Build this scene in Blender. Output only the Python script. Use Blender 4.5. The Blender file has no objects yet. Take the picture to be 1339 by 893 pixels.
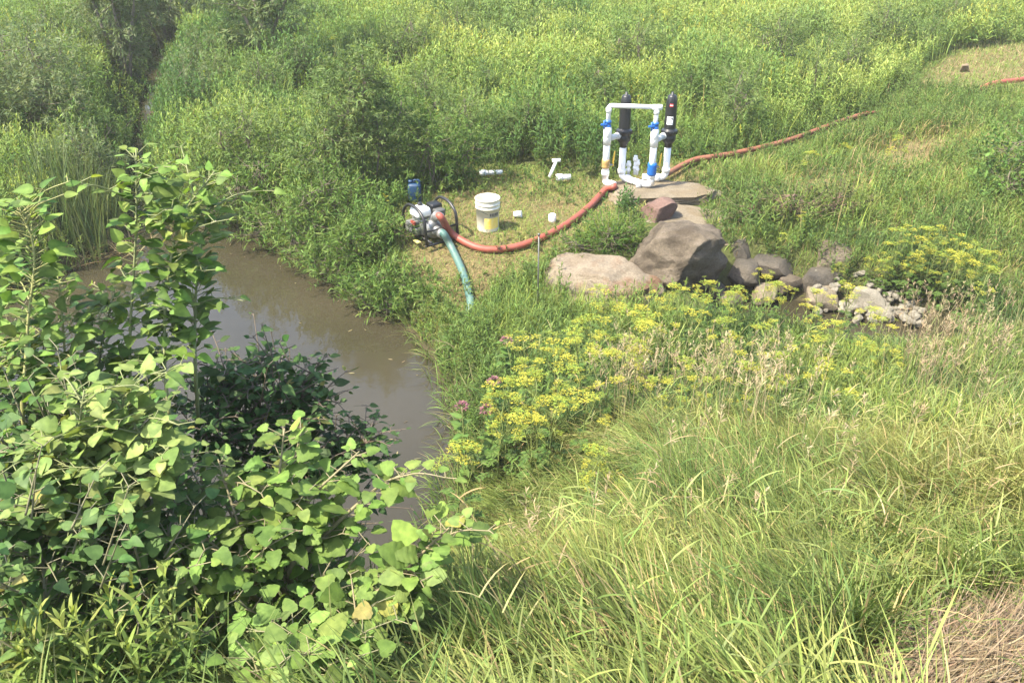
import bpy, bmesh, math, random
import numpy as np
from mathutils import Vector, Matrix, noise as mnoise

# ------------------------------------------------------------------ camera, world, sun, exposure
sc = bpy.context.scene
COL = sc.collection
CAM_H, PITCH, FPX = 4.1, math.radians(29.0), 1150.0      # FPX: focal length in pixels of the 1339x893 photograph
cam_d = bpy.data.cameras.new("camera")
cam_d.sensor_width = 36.0
cam_d.lens = FPX / 1339.0 * 36.0
cam_d.clip_start = 0.05
cam_d.clip_end = 4000.0
cam = bpy.data.objects.new("camera", cam_d)
cam.location = (0, 0, CAM_H)
cam.rotation_euler = (math.pi / 2 - PITCH, 0, 0)
COL.objects.link(cam)
sc.camera = cam

SUN_EL = math.radians(57.0)
SHADOW = Vector((0.90, 0.44, 0)).normalized()             # direction in which shadows fall
to_sun = Vector((-SHADOW.x * math.cos(SUN_EL), -SHADOW.y * math.cos(SUN_EL), math.sin(SUN_EL)))
world = bpy.data.worlds.new("World")
sc.world = world
world.use_nodes = True
wn = world.node_tree
bg = wn.nodes["Background"]
sky = wn.nodes.new("ShaderNodeTexSky")
sky.sky_type = 'NISHITA'
sky.sun_disc = False
sky.sun_elevation = SUN_EL
sky.sun_rotation = math.atan2(to_sun.x, to_sun.y)
sky.air_density = 1.0
sky.dust_density = 2.5
wn.links.new(sky.outputs[0], bg.inputs[0])
bg.inputs[1].default_value = 0.15
sun_d = bpy.data.lights.new("sun", 'SUN')
sun_d.energy = 3.8
sun_d.angle = math.radians(0.55)
sun_d.color = (1.0, 0.92, 0.75)
sun = bpy.data.objects.new("sun", sun_d)
sun.rotation_euler = (-to_sun).to_track_quat('-Z', 'Y').to_euler()
sun.location = (-8, -4, 14)
COL.objects.link(sun)

sc.view_settings.view_transform = 'Standard'
sc.view_settings.look = 'None'
sc.view_settings.gamma = 1.0
sc.view_settings.use_curve_mapping = False
sc.view_settings.exposure = 1.78
sc.render.engine = 'CYCLES'
sc.cycles.max_bounces = 6
sc.cycles.diffuse_bounces = 3
sc.cycles.glossy_bounces = 2
sc.cycles.transmission_bounces = 3
sc.cycles.transparent_max_bounces = 4
sc.cycles.use_denoising = True

# ------------------------------------------------------------------ geometry of the view and of the land
rng = np.random.default_rng(7)
CP, SP = math.cos(PITCH), math.sin(PITCH)


def ray(px, py):
    cx, cy = (px - 669.5) / FPX, (446.5 - py) / FPX
    return np.array([cx, CP + cy * SP, -SP + cy * CP])


def P(px, py, z=0.0):
    """point of height z seen at a pixel of the photograph"""
    d = ray(px, py)
    t = (z - CAM_H) / d[2]
    return np.array([0, 0, CAM_H]) + d * t


def D(px, py, depth):
    """point at a given depth in front of the camera"""
    return np.array([0, 0, CAM_H]) + ray(px, py) * depth


def proj(p):
    q = np.asarray(p, float) - np.array([0, 0, CAM_H])
    dep = q[..., 1] * CP - q[..., 2] * SP
    up = q[..., 1] * SP + q[..., 2] * CP
    dep_ = np.where(dep < 0.05, 0.05, dep)
    return 669.5 + FPX * q[..., 0] / dep_, 446.5 - FPX * up / dep_, dep


def sdist(x, y, poly):
    """signed distance to a polygon, negative inside"""
    x = np.asarray(x, float); y = np.asarray(y, float)
    shp = x.shape
    x = x.ravel(); y = y.ravel()
    best = np.full(x.shape, 1e9)
    inside = np.zeros(x.shape, bool)
    n = len(poly)
    for i in range(n):
        ax, ay = poly[i][0], poly[i][1]
        bx, by = poly[(i + 1) % n][0], poly[(i + 1) % n][1]
        ex, ey = bx - ax, by - ay
        t = np.clip(((x - ax) * ex + (y - ay) * ey) / (ex * ex + ey * ey + 1e-12), 0, 1)
        best = np.minimum(best, (x - ax - t * ex) ** 2 + (y - ay - t * ey) ** 2)
        cr = (ay > y) != (by > y)
        with np.errstate(divide='ignore', invalid='ignore'):
            xi = ex * (y - ay) / (ey if abs(ey) > 1e-12 else 1e-12) + ax
        inside ^= cr & (x < xi)
    return np.where(inside, -1, 1).reshape(shp) * np.sqrt(best).reshape(shp)


_lat = np.random.default_rng(99).random((256, 256))


def vnoise(x, y, scale=1.0, seed=0):
    x = np.asarray(x, float) / scale + 37.7 * seed + 1000
    y = np.asarray(y, float) / scale + 91.3 * seed + 1000
    xi = np.floor(x).astype(int); yi = np.floor(y).astype(int)
    fx = x - xi; fy = y - yi
    fx = fx * fx * (3 - 2 * fx); fy = fy * fy * (3 - 2 * fy)
    g = lambda a, b: _lat[a % 256, b % 256]
    return (g(xi, yi) * (1 - fx) * (1 - fy) + g(xi + 1, yi) * fx * (1 - fy)
            + g(xi, yi + 1) * (1 - fx) * fy + g(xi + 1, yi + 1) * fx * fy)


def fnoise(x, y, scale=1.0, seed=0, octs=3):
    s, a, tot = 0, 1.0, 0
    for k in range(octs):
        s = s + a * vnoise(x, y, scale / 2 ** k, seed + 5 * k)
        tot += a; a *= 0.5
    return s / tot


def smooth(e0, e1, v):
    t = np.clip((v - e0) / (e1 - e0), 0, 1)
    return t * t * (3 - 2 * t)


WZ = -0.55
px2 = lambda pts, z=0.0: [tuple(P(a, b, z)[:2]) for a, b in pts]
POND = (px2([(226, 60), (220, 100), (208, 150), (199, 200), (197, 262), (218, 296), (290, 305), (345, 316), (400, 350),
             (440, 362), (470, 398), (515, 410), (543, 440), (566, 465), (575, 500), (592, 545), (592, 590),
             (580, 640), (566, 690)], WZ)
        + [(-0.75, 4.85), (-2.2, 4.6), (-4.0, 5.2), (-6.3, 7.5), (-6.0, 9.6)]
        + px2([(112, 345), (150, 300), (165, 245), (167, 200), (174, 150), (188, 100), (200, 60)], WZ))
DITCH = px2([(930, 395), (1010, 388), (1100, 398), (1165, 408), (1200, 412), (1235, 424), (1245, 440), (1225, 458),
             (1100, 455), (950, 425)], WZ)
CLEARING = px2([(535, 348), (526, 315), (526, 285), (560, 258), (600, 240), (618, 224), (700, 226), (770, 240), (800, 236),
                (880, 216), (935, 222), (930, 245), (815, 268), (780, 292), (735, 322), (685, 337), (650, 350), (630, 368),
                (604, 385), (575, 362)])
PATCH = px2([(1190, 118), (1238, 82), (1305, 70), (1420, 62), (1450, 140), (1330, 132), (1255, 127)])
DRY1 = px2([(1150, 205), (1190, 188), (1245, 180), (1235, 200), (1170, 222)])
DRY2 = px2([(1050, 242), (1090, 234), (1120, 243), (1100, 252), (1060, 252)])
MIDGRASS = px2([(905, 222), (1000, 197), (1130, 152), (1190, 112), (1339, 122), (1480, 140), (1480, 340), (1220, 310), (1000, 300),
                (945, 265)])
ROCKS = px2([(722, 355), (760, 332), (835, 335), (842, 290), (805, 256), (930, 238), (958, 300), (966, 322), (1040, 345), (1100, 370), (1205, 390),
             (1200, 420), (1080, 400), (900, 395), (860, 392), (740, 385)], -0.15)


def hgt(x, y):
    x = np.asarray(x, float); y = np.asarray(y, float)
    base = 0.012 * np.clip(y - 12, 0, 200) + 0.10 * (fnoise(x, y, 3.0, 1) - 0.5) + 0.05 * (fnoise(x, y, 0.7, 2) - 0.5)
    base = base - 0.28 * (1 - smooth(8.6, 10.2, y + 0.25 * np.clip(x, 0, 4) * 0))
    emb = 2.80 - 0.48 * y + 0.18 * (fnoise(x, y, 1.6, 3) - 0.5)
    k = 0.25
    m = np.clip(0.5 + 0.5 * (emb - base) / k, 0, 1)
    h = base * (1 - m) + emb * m + k * m * (1 - m)
    h = np.minimum(h, 3.0)
    d1 = sdist(x, y, POND); d2 = sdist(x, y, DITCH)
    d = np.minimum(d1, d2) + 0.10 * (fnoise(x, y, 0.6, 4) - 0.5)
    s_ = smooth(5.6, 6.8, y)
    bank = WZ + np.where(d < 0, 0.5 * d, (0.42 + 0.48 * s_) * d + 0.9 * np.clip(d - 1.2 + 0.9 * s_, 0, 9))
    bank = np.maximum(bank, WZ - 0.45)
    return np.minimum(h, bank)


def G(px, py):
    """first point of the land seen at a pixel"""
    d = ray(px, py)
    t = np.linspace(0.8, 70, 3500)
    p = np.array([0, 0, CAM_H]) + d[None, :] * t[:, None]
    below = np.nonzero(p[:, 2] < hgt(p[:, 0], p[:, 1]))[0]
    i = below[0] if len(below) else -1
    q = p[i].copy()
    q[2] = float(hgt(q[0], q[1]))
    return q


HAYPILE = [tuple(G(a, b)[:2]) for a, b in [(1130, 925), (1180, 868), (1215, 830), (1265, 802), (1345, 782), (1500, 760), (1560, 960), (1330, 1000)]]


def on_land(x, y):
    return np.array([x, y, float(hgt(x, y))])


# ------------------------------------------------------------------ mesh helpers
class Cloud:
    """collects many small pieces and links them as ONE mesh object"""
    def __init__(s):
        s.v, s.c, s.t, s.q, s.n = [], [], [], [], 0

    def add(s, v, tris=None, quads=None, cols=(1, 1, 1)):
        v = np.asarray(v, np.float32).reshape(-1, 3)
        s.v.append(v)
        c = np.empty((len(v), 4), np.float32); c[:, 3] = 1
        c[:, :3] = cols
        s.c.append(c)
        if tris is not None and len(tris): s.t.append(np.asarray(tris, np.int32) + s.n)
        if quads is not None and len(quads): s.q.append(np.asarray(quads, np.int32) + s.n)
        s.n += len(v)

    def build(s, name, mat, parent=None, origin=None, smooth_=True):
        me = bpy.data.meshes.new(name)
        v = np.concatenate(s.v) if s.v else np.zeros((0, 3), np.float32)
        if origin is not None: v = v - np.asarray(origin, np.float32)
        t = np.concatenate(s.t) if s.t else np.zeros((0, 3), np.int32)
        q = np.concatenate(s.q) if s.q else np.zeros((0, 4), np.int32)
        me.vertices.add(len(v)); me.vertices.foreach_set("co", v.ravel())
        me.loops.add(t.size + q.size)
        me.loops.foreach_set("vertex_index", np.concatenate([t.ravel(), q.ravel()]).astype(np.int32))
        me.polygons.add(len(t) + len(q))
        st = np.concatenate([np.arange(len(t)) * 3, t.size + np.arange(len(q)) * 4]).astype(np.int32)
        me.polygons.foreach_set("loop_start", st)
        me.polygons.foreach_set("use_smooth", np.full(len(st), smooth_, dtype=bool))
        me.update(calc_edges=True)
        a = me.color_attributes.new("col", 'FLOAT_COLOR', 'POINT')
        a.data.foreach_set("color", np.concatenate(s.c).ravel())
        me.materials.append(mat)
        o = bpy.data.objects.new(name, me)
        COL.objects.link(o)
        if parent is not None: o.parent = parent
        elif origin is not None: o.location = [float(k) for k in origin]
        return o


def blades(cl, base, az, th0, bend, L, W, col, S=3, leaf=False, tipcol=None, twist=0.4):
    """curved tapering strips (grass blades, narrow leaves)"""
    n = len(base)
    if n == 0: return
    bc = lambda a: np.broadcast_to(np.asarray(a, float), (n,))
    az, th0, bend, L, W = map(bc, (az, th0, bend, L, W))
    pts = np.zeros((n, S + 1, 3)); pts[:, 0] = base
    for k in range(S):
        th = th0 + bend * (k + 0.5) / S
        st = np.sin(th)
        pts[:, k + 1] = pts[:, k] + np.stack([st * np.cos(az), st * np.sin(az), np.cos(th)], 1) * (L / S)[:, None]
    tw = rng.normal(0, twist, n)
    side = np.stack([-np.sin(az) * np.cos(tw), np.cos(az) * np.cos(tw), np.sin(tw)], 1)
    tt = np.linspace(0, 1, S + 1)
    prof = np.sin(np.pi * np.clip(tt, 0.08, 1) ** 0.75) if leaf else np.where(tt < 0.35, 0.65 + tt, 1.0) * (1 - tt ** 2.2)
    vs = np.zeros((n, 2 * S + 1, 3))
    for k in range(S):
        o = side * (W * 0.5 * prof[k])[:, None]
        vs[:, 2 * k] = pts[:, k] - o
        vs[:, 2 * k + 1] = pts[:, k] + o
    vs[:, 2 * S] = pts[:, S]
    idx = np.arange(n)[:, None] * (2 * S + 1)
    quads = [idx + np.array([[2 * k, 2 * k + 1, 2 * k + 3, 2 * k + 2]]) for k in range(S - 1)]
    tris = idx + np.array([[2 * S - 2, 2 * S - 1, 2 * S]])
    c = np.repeat(np.broadcast_to(col, (n, 3))[:, None, :], 2 * S + 1, 1).astype(float)
    if tipcol is not None:
        f = np.repeat(tt, 2)[:2 * S + 1][None, :, None] ** 1.5
        f = np.concatenate([f[:, :2 * S], np.ones((1, 1, 1))], 1)
        c = c * (1 - f) + np.broadcast_to(tipcol, (n, 3))[:, None, :] * f
    cl.add(vs.reshape(-1, 3), tris, np.concatenate(quads) if quads else None, c.reshape(-1, 3))


def leaf_template(ws, curl=0.25, fold=0.18, wave=0.0):
    """broad leaf along +Y, length 1; ws are half widths along the midrib"""
    n = len(ws) - 1
    v = []
    for i, w in enumerate(ws):
        t = i / n
        z = -curl * t * t
        wv = wave * math.sin(i * 2.4)
        v += [(-w, t - 0.12 * w, z + fold * w + wv), (0, t, z), (w, t - 0.12 * w, z + fold * w - wv)]
    f = []
    for i in range(n):
        a = 3 * i
        f += [(a, a + 1, a + 4, a + 3), (a + 1, a + 2, a + 5, a + 4)]
    return np.array(v), np.array(f)


_t = np.linspace(0, 1, 11)
OVATE = leaf_template(list(0.385 * np.sin(np.pi * np.clip(_t, 0.004, 1) ** 0.66) ** 0.72 * (1 - 0.25 * _t ** 3)), 0.30, 0.22, 0.012)
OVATE2 = leaf_template(list(0.30 * np.sin(np.pi * np.clip(_t[::2], 0.01, 1) ** 0.78)), 0.35, 0.3)
_t = np.linspace(0, 1, 15)
LOBED = leaf_template(list(0.44 * np.sin(np.pi * np.clip(_t + 0.035, 0, 1) ** 0.60) ** 0.52 * (1 + 0.055 * np.sin(_t * 23 + 0.7))), 0.34, 0.10, 0.035)
ELLIP = leaf_template([0.02, 0.18, 0.24, 0.17, 0.0], 0.3, 0.25)


def unit(a):
    return a / np.maximum(np.linalg.norm(a, axis=-1, keepdims=True), 1e-9)


def leaves(cl, tmpl, pos, dirs, nrm, size, col):
    v, f = tmpl
    n = len(pos)
    if n == 0: return
    Y = unit(np.asarray(dirs, float))
    X = unit(np.cross(Y, nrm))
    Z = np.cross(X, Y)
    size = np.broadcast_to(size, (n,))
    wx = size * rng.uniform(0.82, 1.15, n)
    cu = rng.uniform(-0.2, 1.7, n)
    o = (pos[:, None, :] + (v[None, :, 0] * wx[:, None])[..., None] * X[:, None, :]
         + (v[None, :, 1] * size[:, None])[..., None] * Y[:, None, :]
         + (v[None, :, 2] * (size * cu)[:, None])[..., None] * Z[:, None, :])
    q = (np.arange(n)[:, None, None] * len(v) + f[None]).reshape(-1, 4)
    c = np.repeat(np.broadcast_to(col, (n, 3))[:, None, :], len(v), 1).astype(float)
    c[:, 1::3] *= 1.22                                     # paler midrib
    c = c.reshape(-1, 3)
    cl.add(o.reshape(-1, 3), None, q, c)


def tube(cl, pts, r, sides=6, col=(1, 1, 1), cap=True):
    pts = np.asarray(pts, float)
    n = len(pts)
    r = np.broadcast_to(np.asarray(r, float), (n,)) if np.ndim(r) else np.full(n, float(r))
    tg = np.gradient(pts, axis=0); tg = unit(tg)
    ref = np.array([0, 0, 1.0]) if abs(tg[0][2]) < 0.9 else np.array([1.0, 0, 0])
    u = unit(np.cross(tg[0], ref)); vs = []
    for i in range(n):
        u = unit(u - tg[i] * np.dot(u, tg[i])); w = np.cross(tg[i], u)
        a = np.arange(sides) / sides * 2 * math.pi
        vs.append(pts[i] + r[i] * (np.cos(a)[:, None] * u + np.sin(a)[:, None] * w))
    v = np.concatenate(vs)
    q = [(i * sides + k, i * sides + (k + 1) % sides, (i + 1) * sides + (k + 1) % sides, (i + 1) * sides + k)
         for i in range(n - 1) for k in range(sides)]
    t = []
    if cap:
        v = np.concatenate([v, pts[:1], pts[-1:]])
        a, b = n * sides, n * sides + 1
        t = [(a, (k + 1) % sides, k) for k in range(sides)] + [(b, (n - 1) * sides + k, (n - 1) * sides + (k + 1) % sides) for k in range(sides)]
    cl.add(v, t, q, col)


def bez(pts, n=24):
    """smooth curve through points (Catmull-Rom)"""
    p = np.asarray(pts, float)
    p = np.vstack([2 * p[0] - p[1], p, 2 * p[-1] - p[-2]])
    out = []
    m = len(p) - 3
    for i in range(m):
        k = max(2, n // m)
        for t in np.linspace(0, 1, k, endpoint=(i == m - 1)):
            a, b, c, d = p[i:i + 4]
            out.append(0.5 * (2 * b + (c - a) * t + (2 * a - 5 * b + 4 * c - d) * t ** 2 + (3 * b - a - 3 * c + d) * t ** 3))
    return np.array(out)


def elbow(pts, rad, k=6):
    """polyline with rounded corners"""
    pts = [np.asarray(p, float) for p in pts]
    out = [pts[0]]
    for i in range(1, len(pts) - 1):
        a, b, c = pts[i - 1:i + 2]
        d1, d2 = unit(a - b), unit(c - b)
        r = min(rad, 0.45 * np.linalg.norm(a - b), 0.45 * np.linalg.norm(c - b))
        for t in np.linspace(0, 1, k):
            out.append((1 - t) ** 2 * (b + d1 * r) + 2 * t * (1 - t) * b + t * t * (b + d2 * r))
    out.append(pts[-1])
    return np.array(out)


def lathe(cl, prof, c=(0, 0, 0), axis=(0, 0, 1), sides=28, col=(1, 1, 1)):
    """profile of (radius, height) turned round an axis"""
    ax = unit(np.asarray(axis, float)); c = np.asarray(c, float)
    u = unit(np.cross(ax, [0, 1, 0] if abs(ax[1]) < 0.9 else [1, 0, 0])); w = np.cross(ax, u)
    a = np.arange(sides) / sides * 2 * math.pi
    ring = np.cos(a)[:, None] * u + np.sin(a)[:, None] * w
    v = np.concatenate([c + ax * h + ring * max(r, 1e-4) for r, h in prof])
    n = len(prof)
    q = [(i * sides + k, i * sides + (k + 1) % sides, (i + 1) * sides + (k + 1) % sides, (i + 1) * sides + k)
         for i in range(n - 1) for k in range(sides)]
    cl.add(v, None, q, col)


def box(cl, c, size, rot=None, bev=0.012, col=(1, 1, 1), taper=1.0):
    bm = bmesh.new()
    bmesh.ops.create_cube(bm, size=1)
    for v in bm.verts:
        k = taper if v.co.z > 0 else 1
        v.co = Vector((v.co.x * size[0] * k, v.co.y * size[1] * k, v.co.z * size[2]))
    if bev: bmesh.ops.bevel(bm, geom=list(bm.edges), offset=bev, segments=3, profile=0.5, affect='EDGES')
    bmesh.ops.triangulate(bm, faces=bm.faces)
    bm.verts.index_update()
    R = np.array(rot) if rot is not None else np.eye(3)
    v = np.array([p.co[:] for p in bm.verts]) @ R.T + np.asarray(c, float)
    cl.add(v, [[p.index for p in f.verts] for f in bm.faces], None, col)
    bm.free()


def tag(o, label=None, cat=None, group=None, kind=None):
    if label: o["label"] = label
    if cat: o["category"] = cat
    if group: o["group"] = group
    if kind: o["kind"] = kind
    return o


def thing(name, label, cat, loc, group=None, rotz=0.0):
    o = bpy.data.objects.new(name, None)
    o.empty_display_size = 0.1
    o.location = [float(k) for k in loc]; o.rotation_euler = (0, 0, rotz)
    COL.objects.link(o)
    return tag(o, label, cat, group)


def dup(root, loc, rotz, scale, label, group=None, tilt=(0, 0)):
    r = root.copy(); COL.objects.link(r)
    r.location = [float(k) for k in loc]; r.rotation_euler = (tilt[0], tilt[1], rotz); r.scale = (scale,) * 3
    r["label"] = label
    if group: r["group"] = group
    elif "group" in r: del r["group"]
    for ch in root.children:
        c = ch.copy(); COL.objects.link(c); c.parent = r
        for g in ch.children:
            d = g.copy(); COL.objects.link(d); d.parent = c
    return r


# ------------------------------------------------------------------ materials
def nodes_of(name):
    m = bpy.data.materials.new(name); m.use_nodes = True
    nt = m.node_tree
    for n in list(nt.nodes): nt.nodes.remove(n)
    out = nt.nodes.new("ShaderNodeOutputMaterial")
    return m, nt, out


def leaf_mat(name, trans=0.35, rough=0.5, spec=0.25, tint=(1.15, 1.1, 0.55), mottle=0):
    m, nt, out = nodes_of(name)
    at = nt.nodes.new("ShaderNodeAttribute"); at.attribute_name = "col"
    csrc = at.outputs["Color"]
    if mottle:
        tc = nt.nodes.new("ShaderNodeTexCoord")
        nz = nt.nodes.new("ShaderNodeTexNoise"); nz.inputs["Scale"].default_value = mottle; nz.inputs["Detail"].default_value = 4
        nt.links.new(tc.outputs["Object"], nz.inputs["Vector"])
        rp = nt.nodes.new("ShaderNodeValToRGB")
        rp.color_ramp.elements[0].position, rp.color_ramp.elements[0].color = 0.32, (0.68, 0.72, 0.7, 1)
        rp.color_ramp.elements[1].position, rp.color_ramp.elements[1].color = 0.68, (1.18, 1.14, 1.1, 1)
        nt.links.new(nz.outputs["Fac"], rp.inputs["Fac"])
        mm = nt.nodes.new("ShaderNodeMix"); mm.data_type = 'RGBA'; mm.blend_type = 'MULTIPLY'; mm.inputs["Factor"].default_value = 1.0
        nt.links.new(csrc, mm.inputs["A"]); nt.links.new(rp.outputs[0], mm.inputs["B"])
        csrc = mm.outputs["Result"]
    pb = nt.nodes.new("ShaderNodeBsdfPrincipled")
    pb.inputs["Roughness"].default_value = rough
    pb.inputs["Specular IOR Level"].default_value = spec
    nt.links.new(csrc, pb.inputs["Base Color"])
    tr = nt.nodes.new("ShaderNodeBsdfTranslucent")
    mul = nt.nodes.new("ShaderNodeMix"); mul.data_type = 'RGBA'; mul.blend_type = 'MULTIPLY'
    mul.inputs["Factor"].default_value = 1.0
    mul.inputs["B"].default_value = (*tint, 1)
    nt.links.new(csrc, mul.inputs["A"])
    nt.links.new(mul.outputs["Result"], tr.inputs["Color"])
    mx = nt.nodes.new("ShaderNodeMixShader"); mx.inputs[0].default_value = trans
    nt.links.new(pb.outputs[0], mx.inputs[1]); nt.links.new(tr.outputs[0], mx.inputs[2])
    nt.links.new(mx.outputs[0], out.inputs[0])
    return m


def plain_mat(name, col, rough=0.5, metal=0.0, var=0.15, scale=20.0, bump=0.0, spec=0.5, col2=None, attr=False):
    m, nt, out = nodes_of(name)
    pb = nt.nodes.new("ShaderNodeBsdfPrincipled")
    pb.inputs["Roughness"].default_value = rough
    pb.inputs["Metallic"].default_value = metal
    pb.inputs["Specular IOR Level"].default_value = spec
    tc = nt.nodes.new("ShaderNodeTexCoord")
    nz = nt.nodes.new("ShaderNodeTexNoise"); nz.inputs["Scale"].default_value = scale
    nz.inputs["Detail"].default_value = 6; nz.inputs["Roughness"].default_value = 0.65
    nt.links.new(tc.outputs["Object"], nz.inputs["Vector"])
    rp = nt.nodes.new("ShaderNodeValToRGB")
    rp.color_ramp.elements[0].position = 0.35; rp.color_ramp.elements[1].position = 0.68
    c2 = col2 or tuple(k * (1 - var) for k in col)
    rp.color_ramp.elements[0].color = (*c2, 1); rp.color_ramp.elements[1].color = (*col, 1)
    nt.links.new(nz.outputs["Fac"], rp.inputs["Fac"])
    src = rp.outputs["Color"]
    if attr:
        at = nt.nodes.new("ShaderNodeAttribute"); at.attribute_name = "col"
        mul = nt.nodes.new("ShaderNodeMix"); mul.data_type = 'RGBA'; mul.blend_type = 'MULTIPLY'
        mul.inputs["Factor"].default_value = 1.0
        nt.links.new(src, mul.inputs["A"]); nt.links.new(at.outputs["Color"], mul.inputs["B"])
        src = mul.outputs["Result"]
    nt.links.new(src, pb.inputs["Base Color"])
    if bump:
        bp = nt.nodes.new("ShaderNodeBump"); bp.inputs["Strength"].default_value = bump; bp.inputs["Distance"].default_value = 0.02
        nt.links.new(nz.outputs["Fac"], bp.inputs["Height"]); nt.links.new(bp.outputs[0], pb.inputs["Normal"])
    nt.links.new(pb.outputs[0], out.inputs[0])
    return m


M_FAR = leaf_mat("weed_leaf", 0.38, 0.6, 0.15)
M_GRASS = leaf_mat("grass_blade", 0.36, 0.55, 0.15)
M_LEAF = leaf_mat("broad_leaf", 0.36, 0.55, 0.18, mottle=38)
M_DRY = leaf_mat("dry_straw", 0.25, 0.6, 0.2, (1, 0.95, 0.8))
M_FLOWER = leaf_mat("flower", 0.3, 0.7, 0.1, (1, 1, 0.8))
M_STEM = plain_mat("stem", (1, 1, 1), 0.6, var=0.25, scale=30, attr=True)
M_BARK = plain_mat("bark", (0.24, 0.20, 0.15), 0.85, var=0.5, scale=14, bump=0.5)
M_PVC = plain_mat("white_pvc", (0.82, 0.82, 0.80), 0.35, var=0.05, scale=8)
M_PVCGREY = plain_mat("light_grey_pvc", (0.55, 0.57, 0.56), 0.4, var=0.08, scale=8)
M_BLACK = plain_mat("black_plastic", (0.018, 0.019, 0.021), 0.38, var=0.3, scale=15)
M_BLUE = plain_mat("blue_plastic", (0.015, 0.12, 0.42), 0.35, var=0.2, scale=10)
M_JUG = plain_mat("shade_toned_blue_plastic", (0.012, 0.05, 0.125), 0.5, var=0.3, scale=10)  # jug blue darkened, shade put into the colour since sun reaches it
M_BRASS = plain_mat("tan_union", (0.45, 0.29, 0.11), 0.4, var=0.25, scale=25)
M_YELLOW = plain_mat("yellow_handle", (0.75, 0.48, 0.05), 0.4, var=0.1)
M_RED = plain_mat("red_hose", (0.30, 0.070, 0.045), 0.55, var=0.3, scale=9, col2=(0.21, 0.06, 0.038))
M_REDDIRTY = plain_mat("dusty_red_hose", (0.27, 0.085, 0.05), 0.7, scale=7, col2=(0.17, 0.085, 0.045))
M_TEAL = plain_mat("teal_hose", (0.045, 0.125, 0.115), 0.45, scale=9, col2=(0.10, 0.15, 0.12))
M_BUCKET = plain_mat("bucket_plastic", (0.72, 0.69, 0.57), 0.4, var=0.08, scale=7)
M_LABELY = plain_mat("yellow_print", (0.75, 0.55, 0.06), 0.5, scale=22, col2=(0.78, 0.66, 0.25))
M_DARKPRINT = plain_mat("dark_print", (0.10, 0.10, 0.11), 0.5)
M_REDPRINT = plain_mat("red_print", (0.55, 0.04, 0.05), 0.5)
M_PAPER = plain_mat("white_label", (0.8, 0.8, 0.78), 0.5, var=0.03)
M_SILVER = plain_mat("cast_aluminium", (0.36, 0.36, 0.35), 0.42, 0.6, var=0.3, scale=30, bump=0.2)
M_TANK = plain_mat("cream_white_paint", (0.74, 0.73, 0.68), 0.3, var=0.06)
M_FRAME = plain_mat("black_frame_paint", (0.022, 0.022, 0.024), 0.4, var=0.3)
M_ORANGE = plain_mat("red_plastic", (0.26, 0.05, 0.03), 0.55)
M_STEEL = plain_mat("grey_steel", (0.14, 0.14, 0.13), 0.5, 0.5)
M_WOOD = plain_mat("weathered_wood", (0.20, 0.15, 0.09), 0.8, scale=12, var=0.4, bump=0.3)


def rock_mat(name, a, b, c, scale=3.0):
    m, nt, out = nodes_of(name)
    pb = nt.nodes.new("ShaderNodeBsdfPrincipled"); pb.inputs["Roughness"].default_value = 0.9
    pb.inputs["Specular IOR Level"].default_value = 0.2
    tc = nt.nodes.new("ShaderNodeTexCoord")
    n1 = nt.nodes.new("ShaderNodeTexNoise"); n1.inputs["Scale"].default_value = scale; n1.inputs["Detail"].default_value = 5
    n2 = nt.nodes.new("ShaderNodeTexNoise"); n2.inputs["Scale"].default_value = scale * 14; n2.inputs["Detail"].default_value = 8
    n2.inputs["Roughness"].default_value = 0.78
    for n in (n1, n2): nt.links.new(tc.outputs["Object"], n.inputs["Vector"])
    rp = nt.nodes.new("ShaderNodeValToRGB")
    e = rp.color_ramp.elements
    e[0].position, e[0].color = 0.36, (*a, 1)
    e[1].position, e[1].color = 0.66, (*c, 1)
    k = e.new(0.5); k.color = (*b, 1)
    nt.links.new(n1.outputs["Fac"], rp.inputs["Fac"])
    r2 = nt.nodes.new("ShaderNodeValToRGB")
    r2.color_ramp.elements[0].position, r2.color_ramp.elements[0].color = 0.3, (0.55, 0.55, 0.55, 1)
    r2.color_ramp.elements[1].position, r2.color_ramp.elements[1].color = 0.65, (1.15, 1.15, 1.15, 1)
    nt.links.new(n2.outputs["Fac"], r2.inputs["Fac"])
    mul = nt.nodes.new("ShaderNodeMix"); mul.data_type = 'RGBA'; mul.blend_type = 'MULTIPLY'; mul.inputs["Factor"].default_value = 1
    nt.links.new(rp.outputs[0], mul.inputs["A"]); nt.links.new(r2.outputs[0], mul.inputs["B"])
    nt.links.new(mul.outputs["Result"], pb.inputs["Base Color"])
    bp = nt.nodes.new("ShaderNodeBump"); bp.inputs["Strength"].default_value = 1.0; bp.inputs["Distance"].default_value = 0.03
    nt.links.new(n2.outputs["Fac"], bp.inputs["Height"]); nt.links.new(bp.outputs[0], pb.inputs["Normal"])
    nt.links.new(pb.outputs[0], out.inputs[0])
    return m


R_GREY = rock_mat("grey_brown_rock", (0.09, 0.072, 0.052), (0.16, 0.13, 0.095), (0.20, 0.165, 0.125))
R_TAN = rock_mat("tan_rock", (0.22, 0.175, 0.125), (0.275, 0.23, 0.17), (0.21, 0.13, 0.08))
R_PALE = rock_mat("pale_limestone", (0.19, 0.155, 0.105), (0.25, 0.21, 0.15), (0.21, 0.165, 0.105))
R_PINK = rock_mat("pink_granite", (0.165, 0.10, 0.082), (0.21, 0.135, 0.11), (0.155, 0.10, 0.085))
R_DARK = rock_mat("dark_grey_rock", (0.075, 0.068, 0.058), (0.115, 0.10, 0.08), (0.135, 0.115, 0.09))
R_RIP = rock_mat("riprap_stone", (0.23, 0.21, 0.165), (0.33, 0.30, 0.24), (0.38, 0.34, 0.265), 6)

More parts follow.
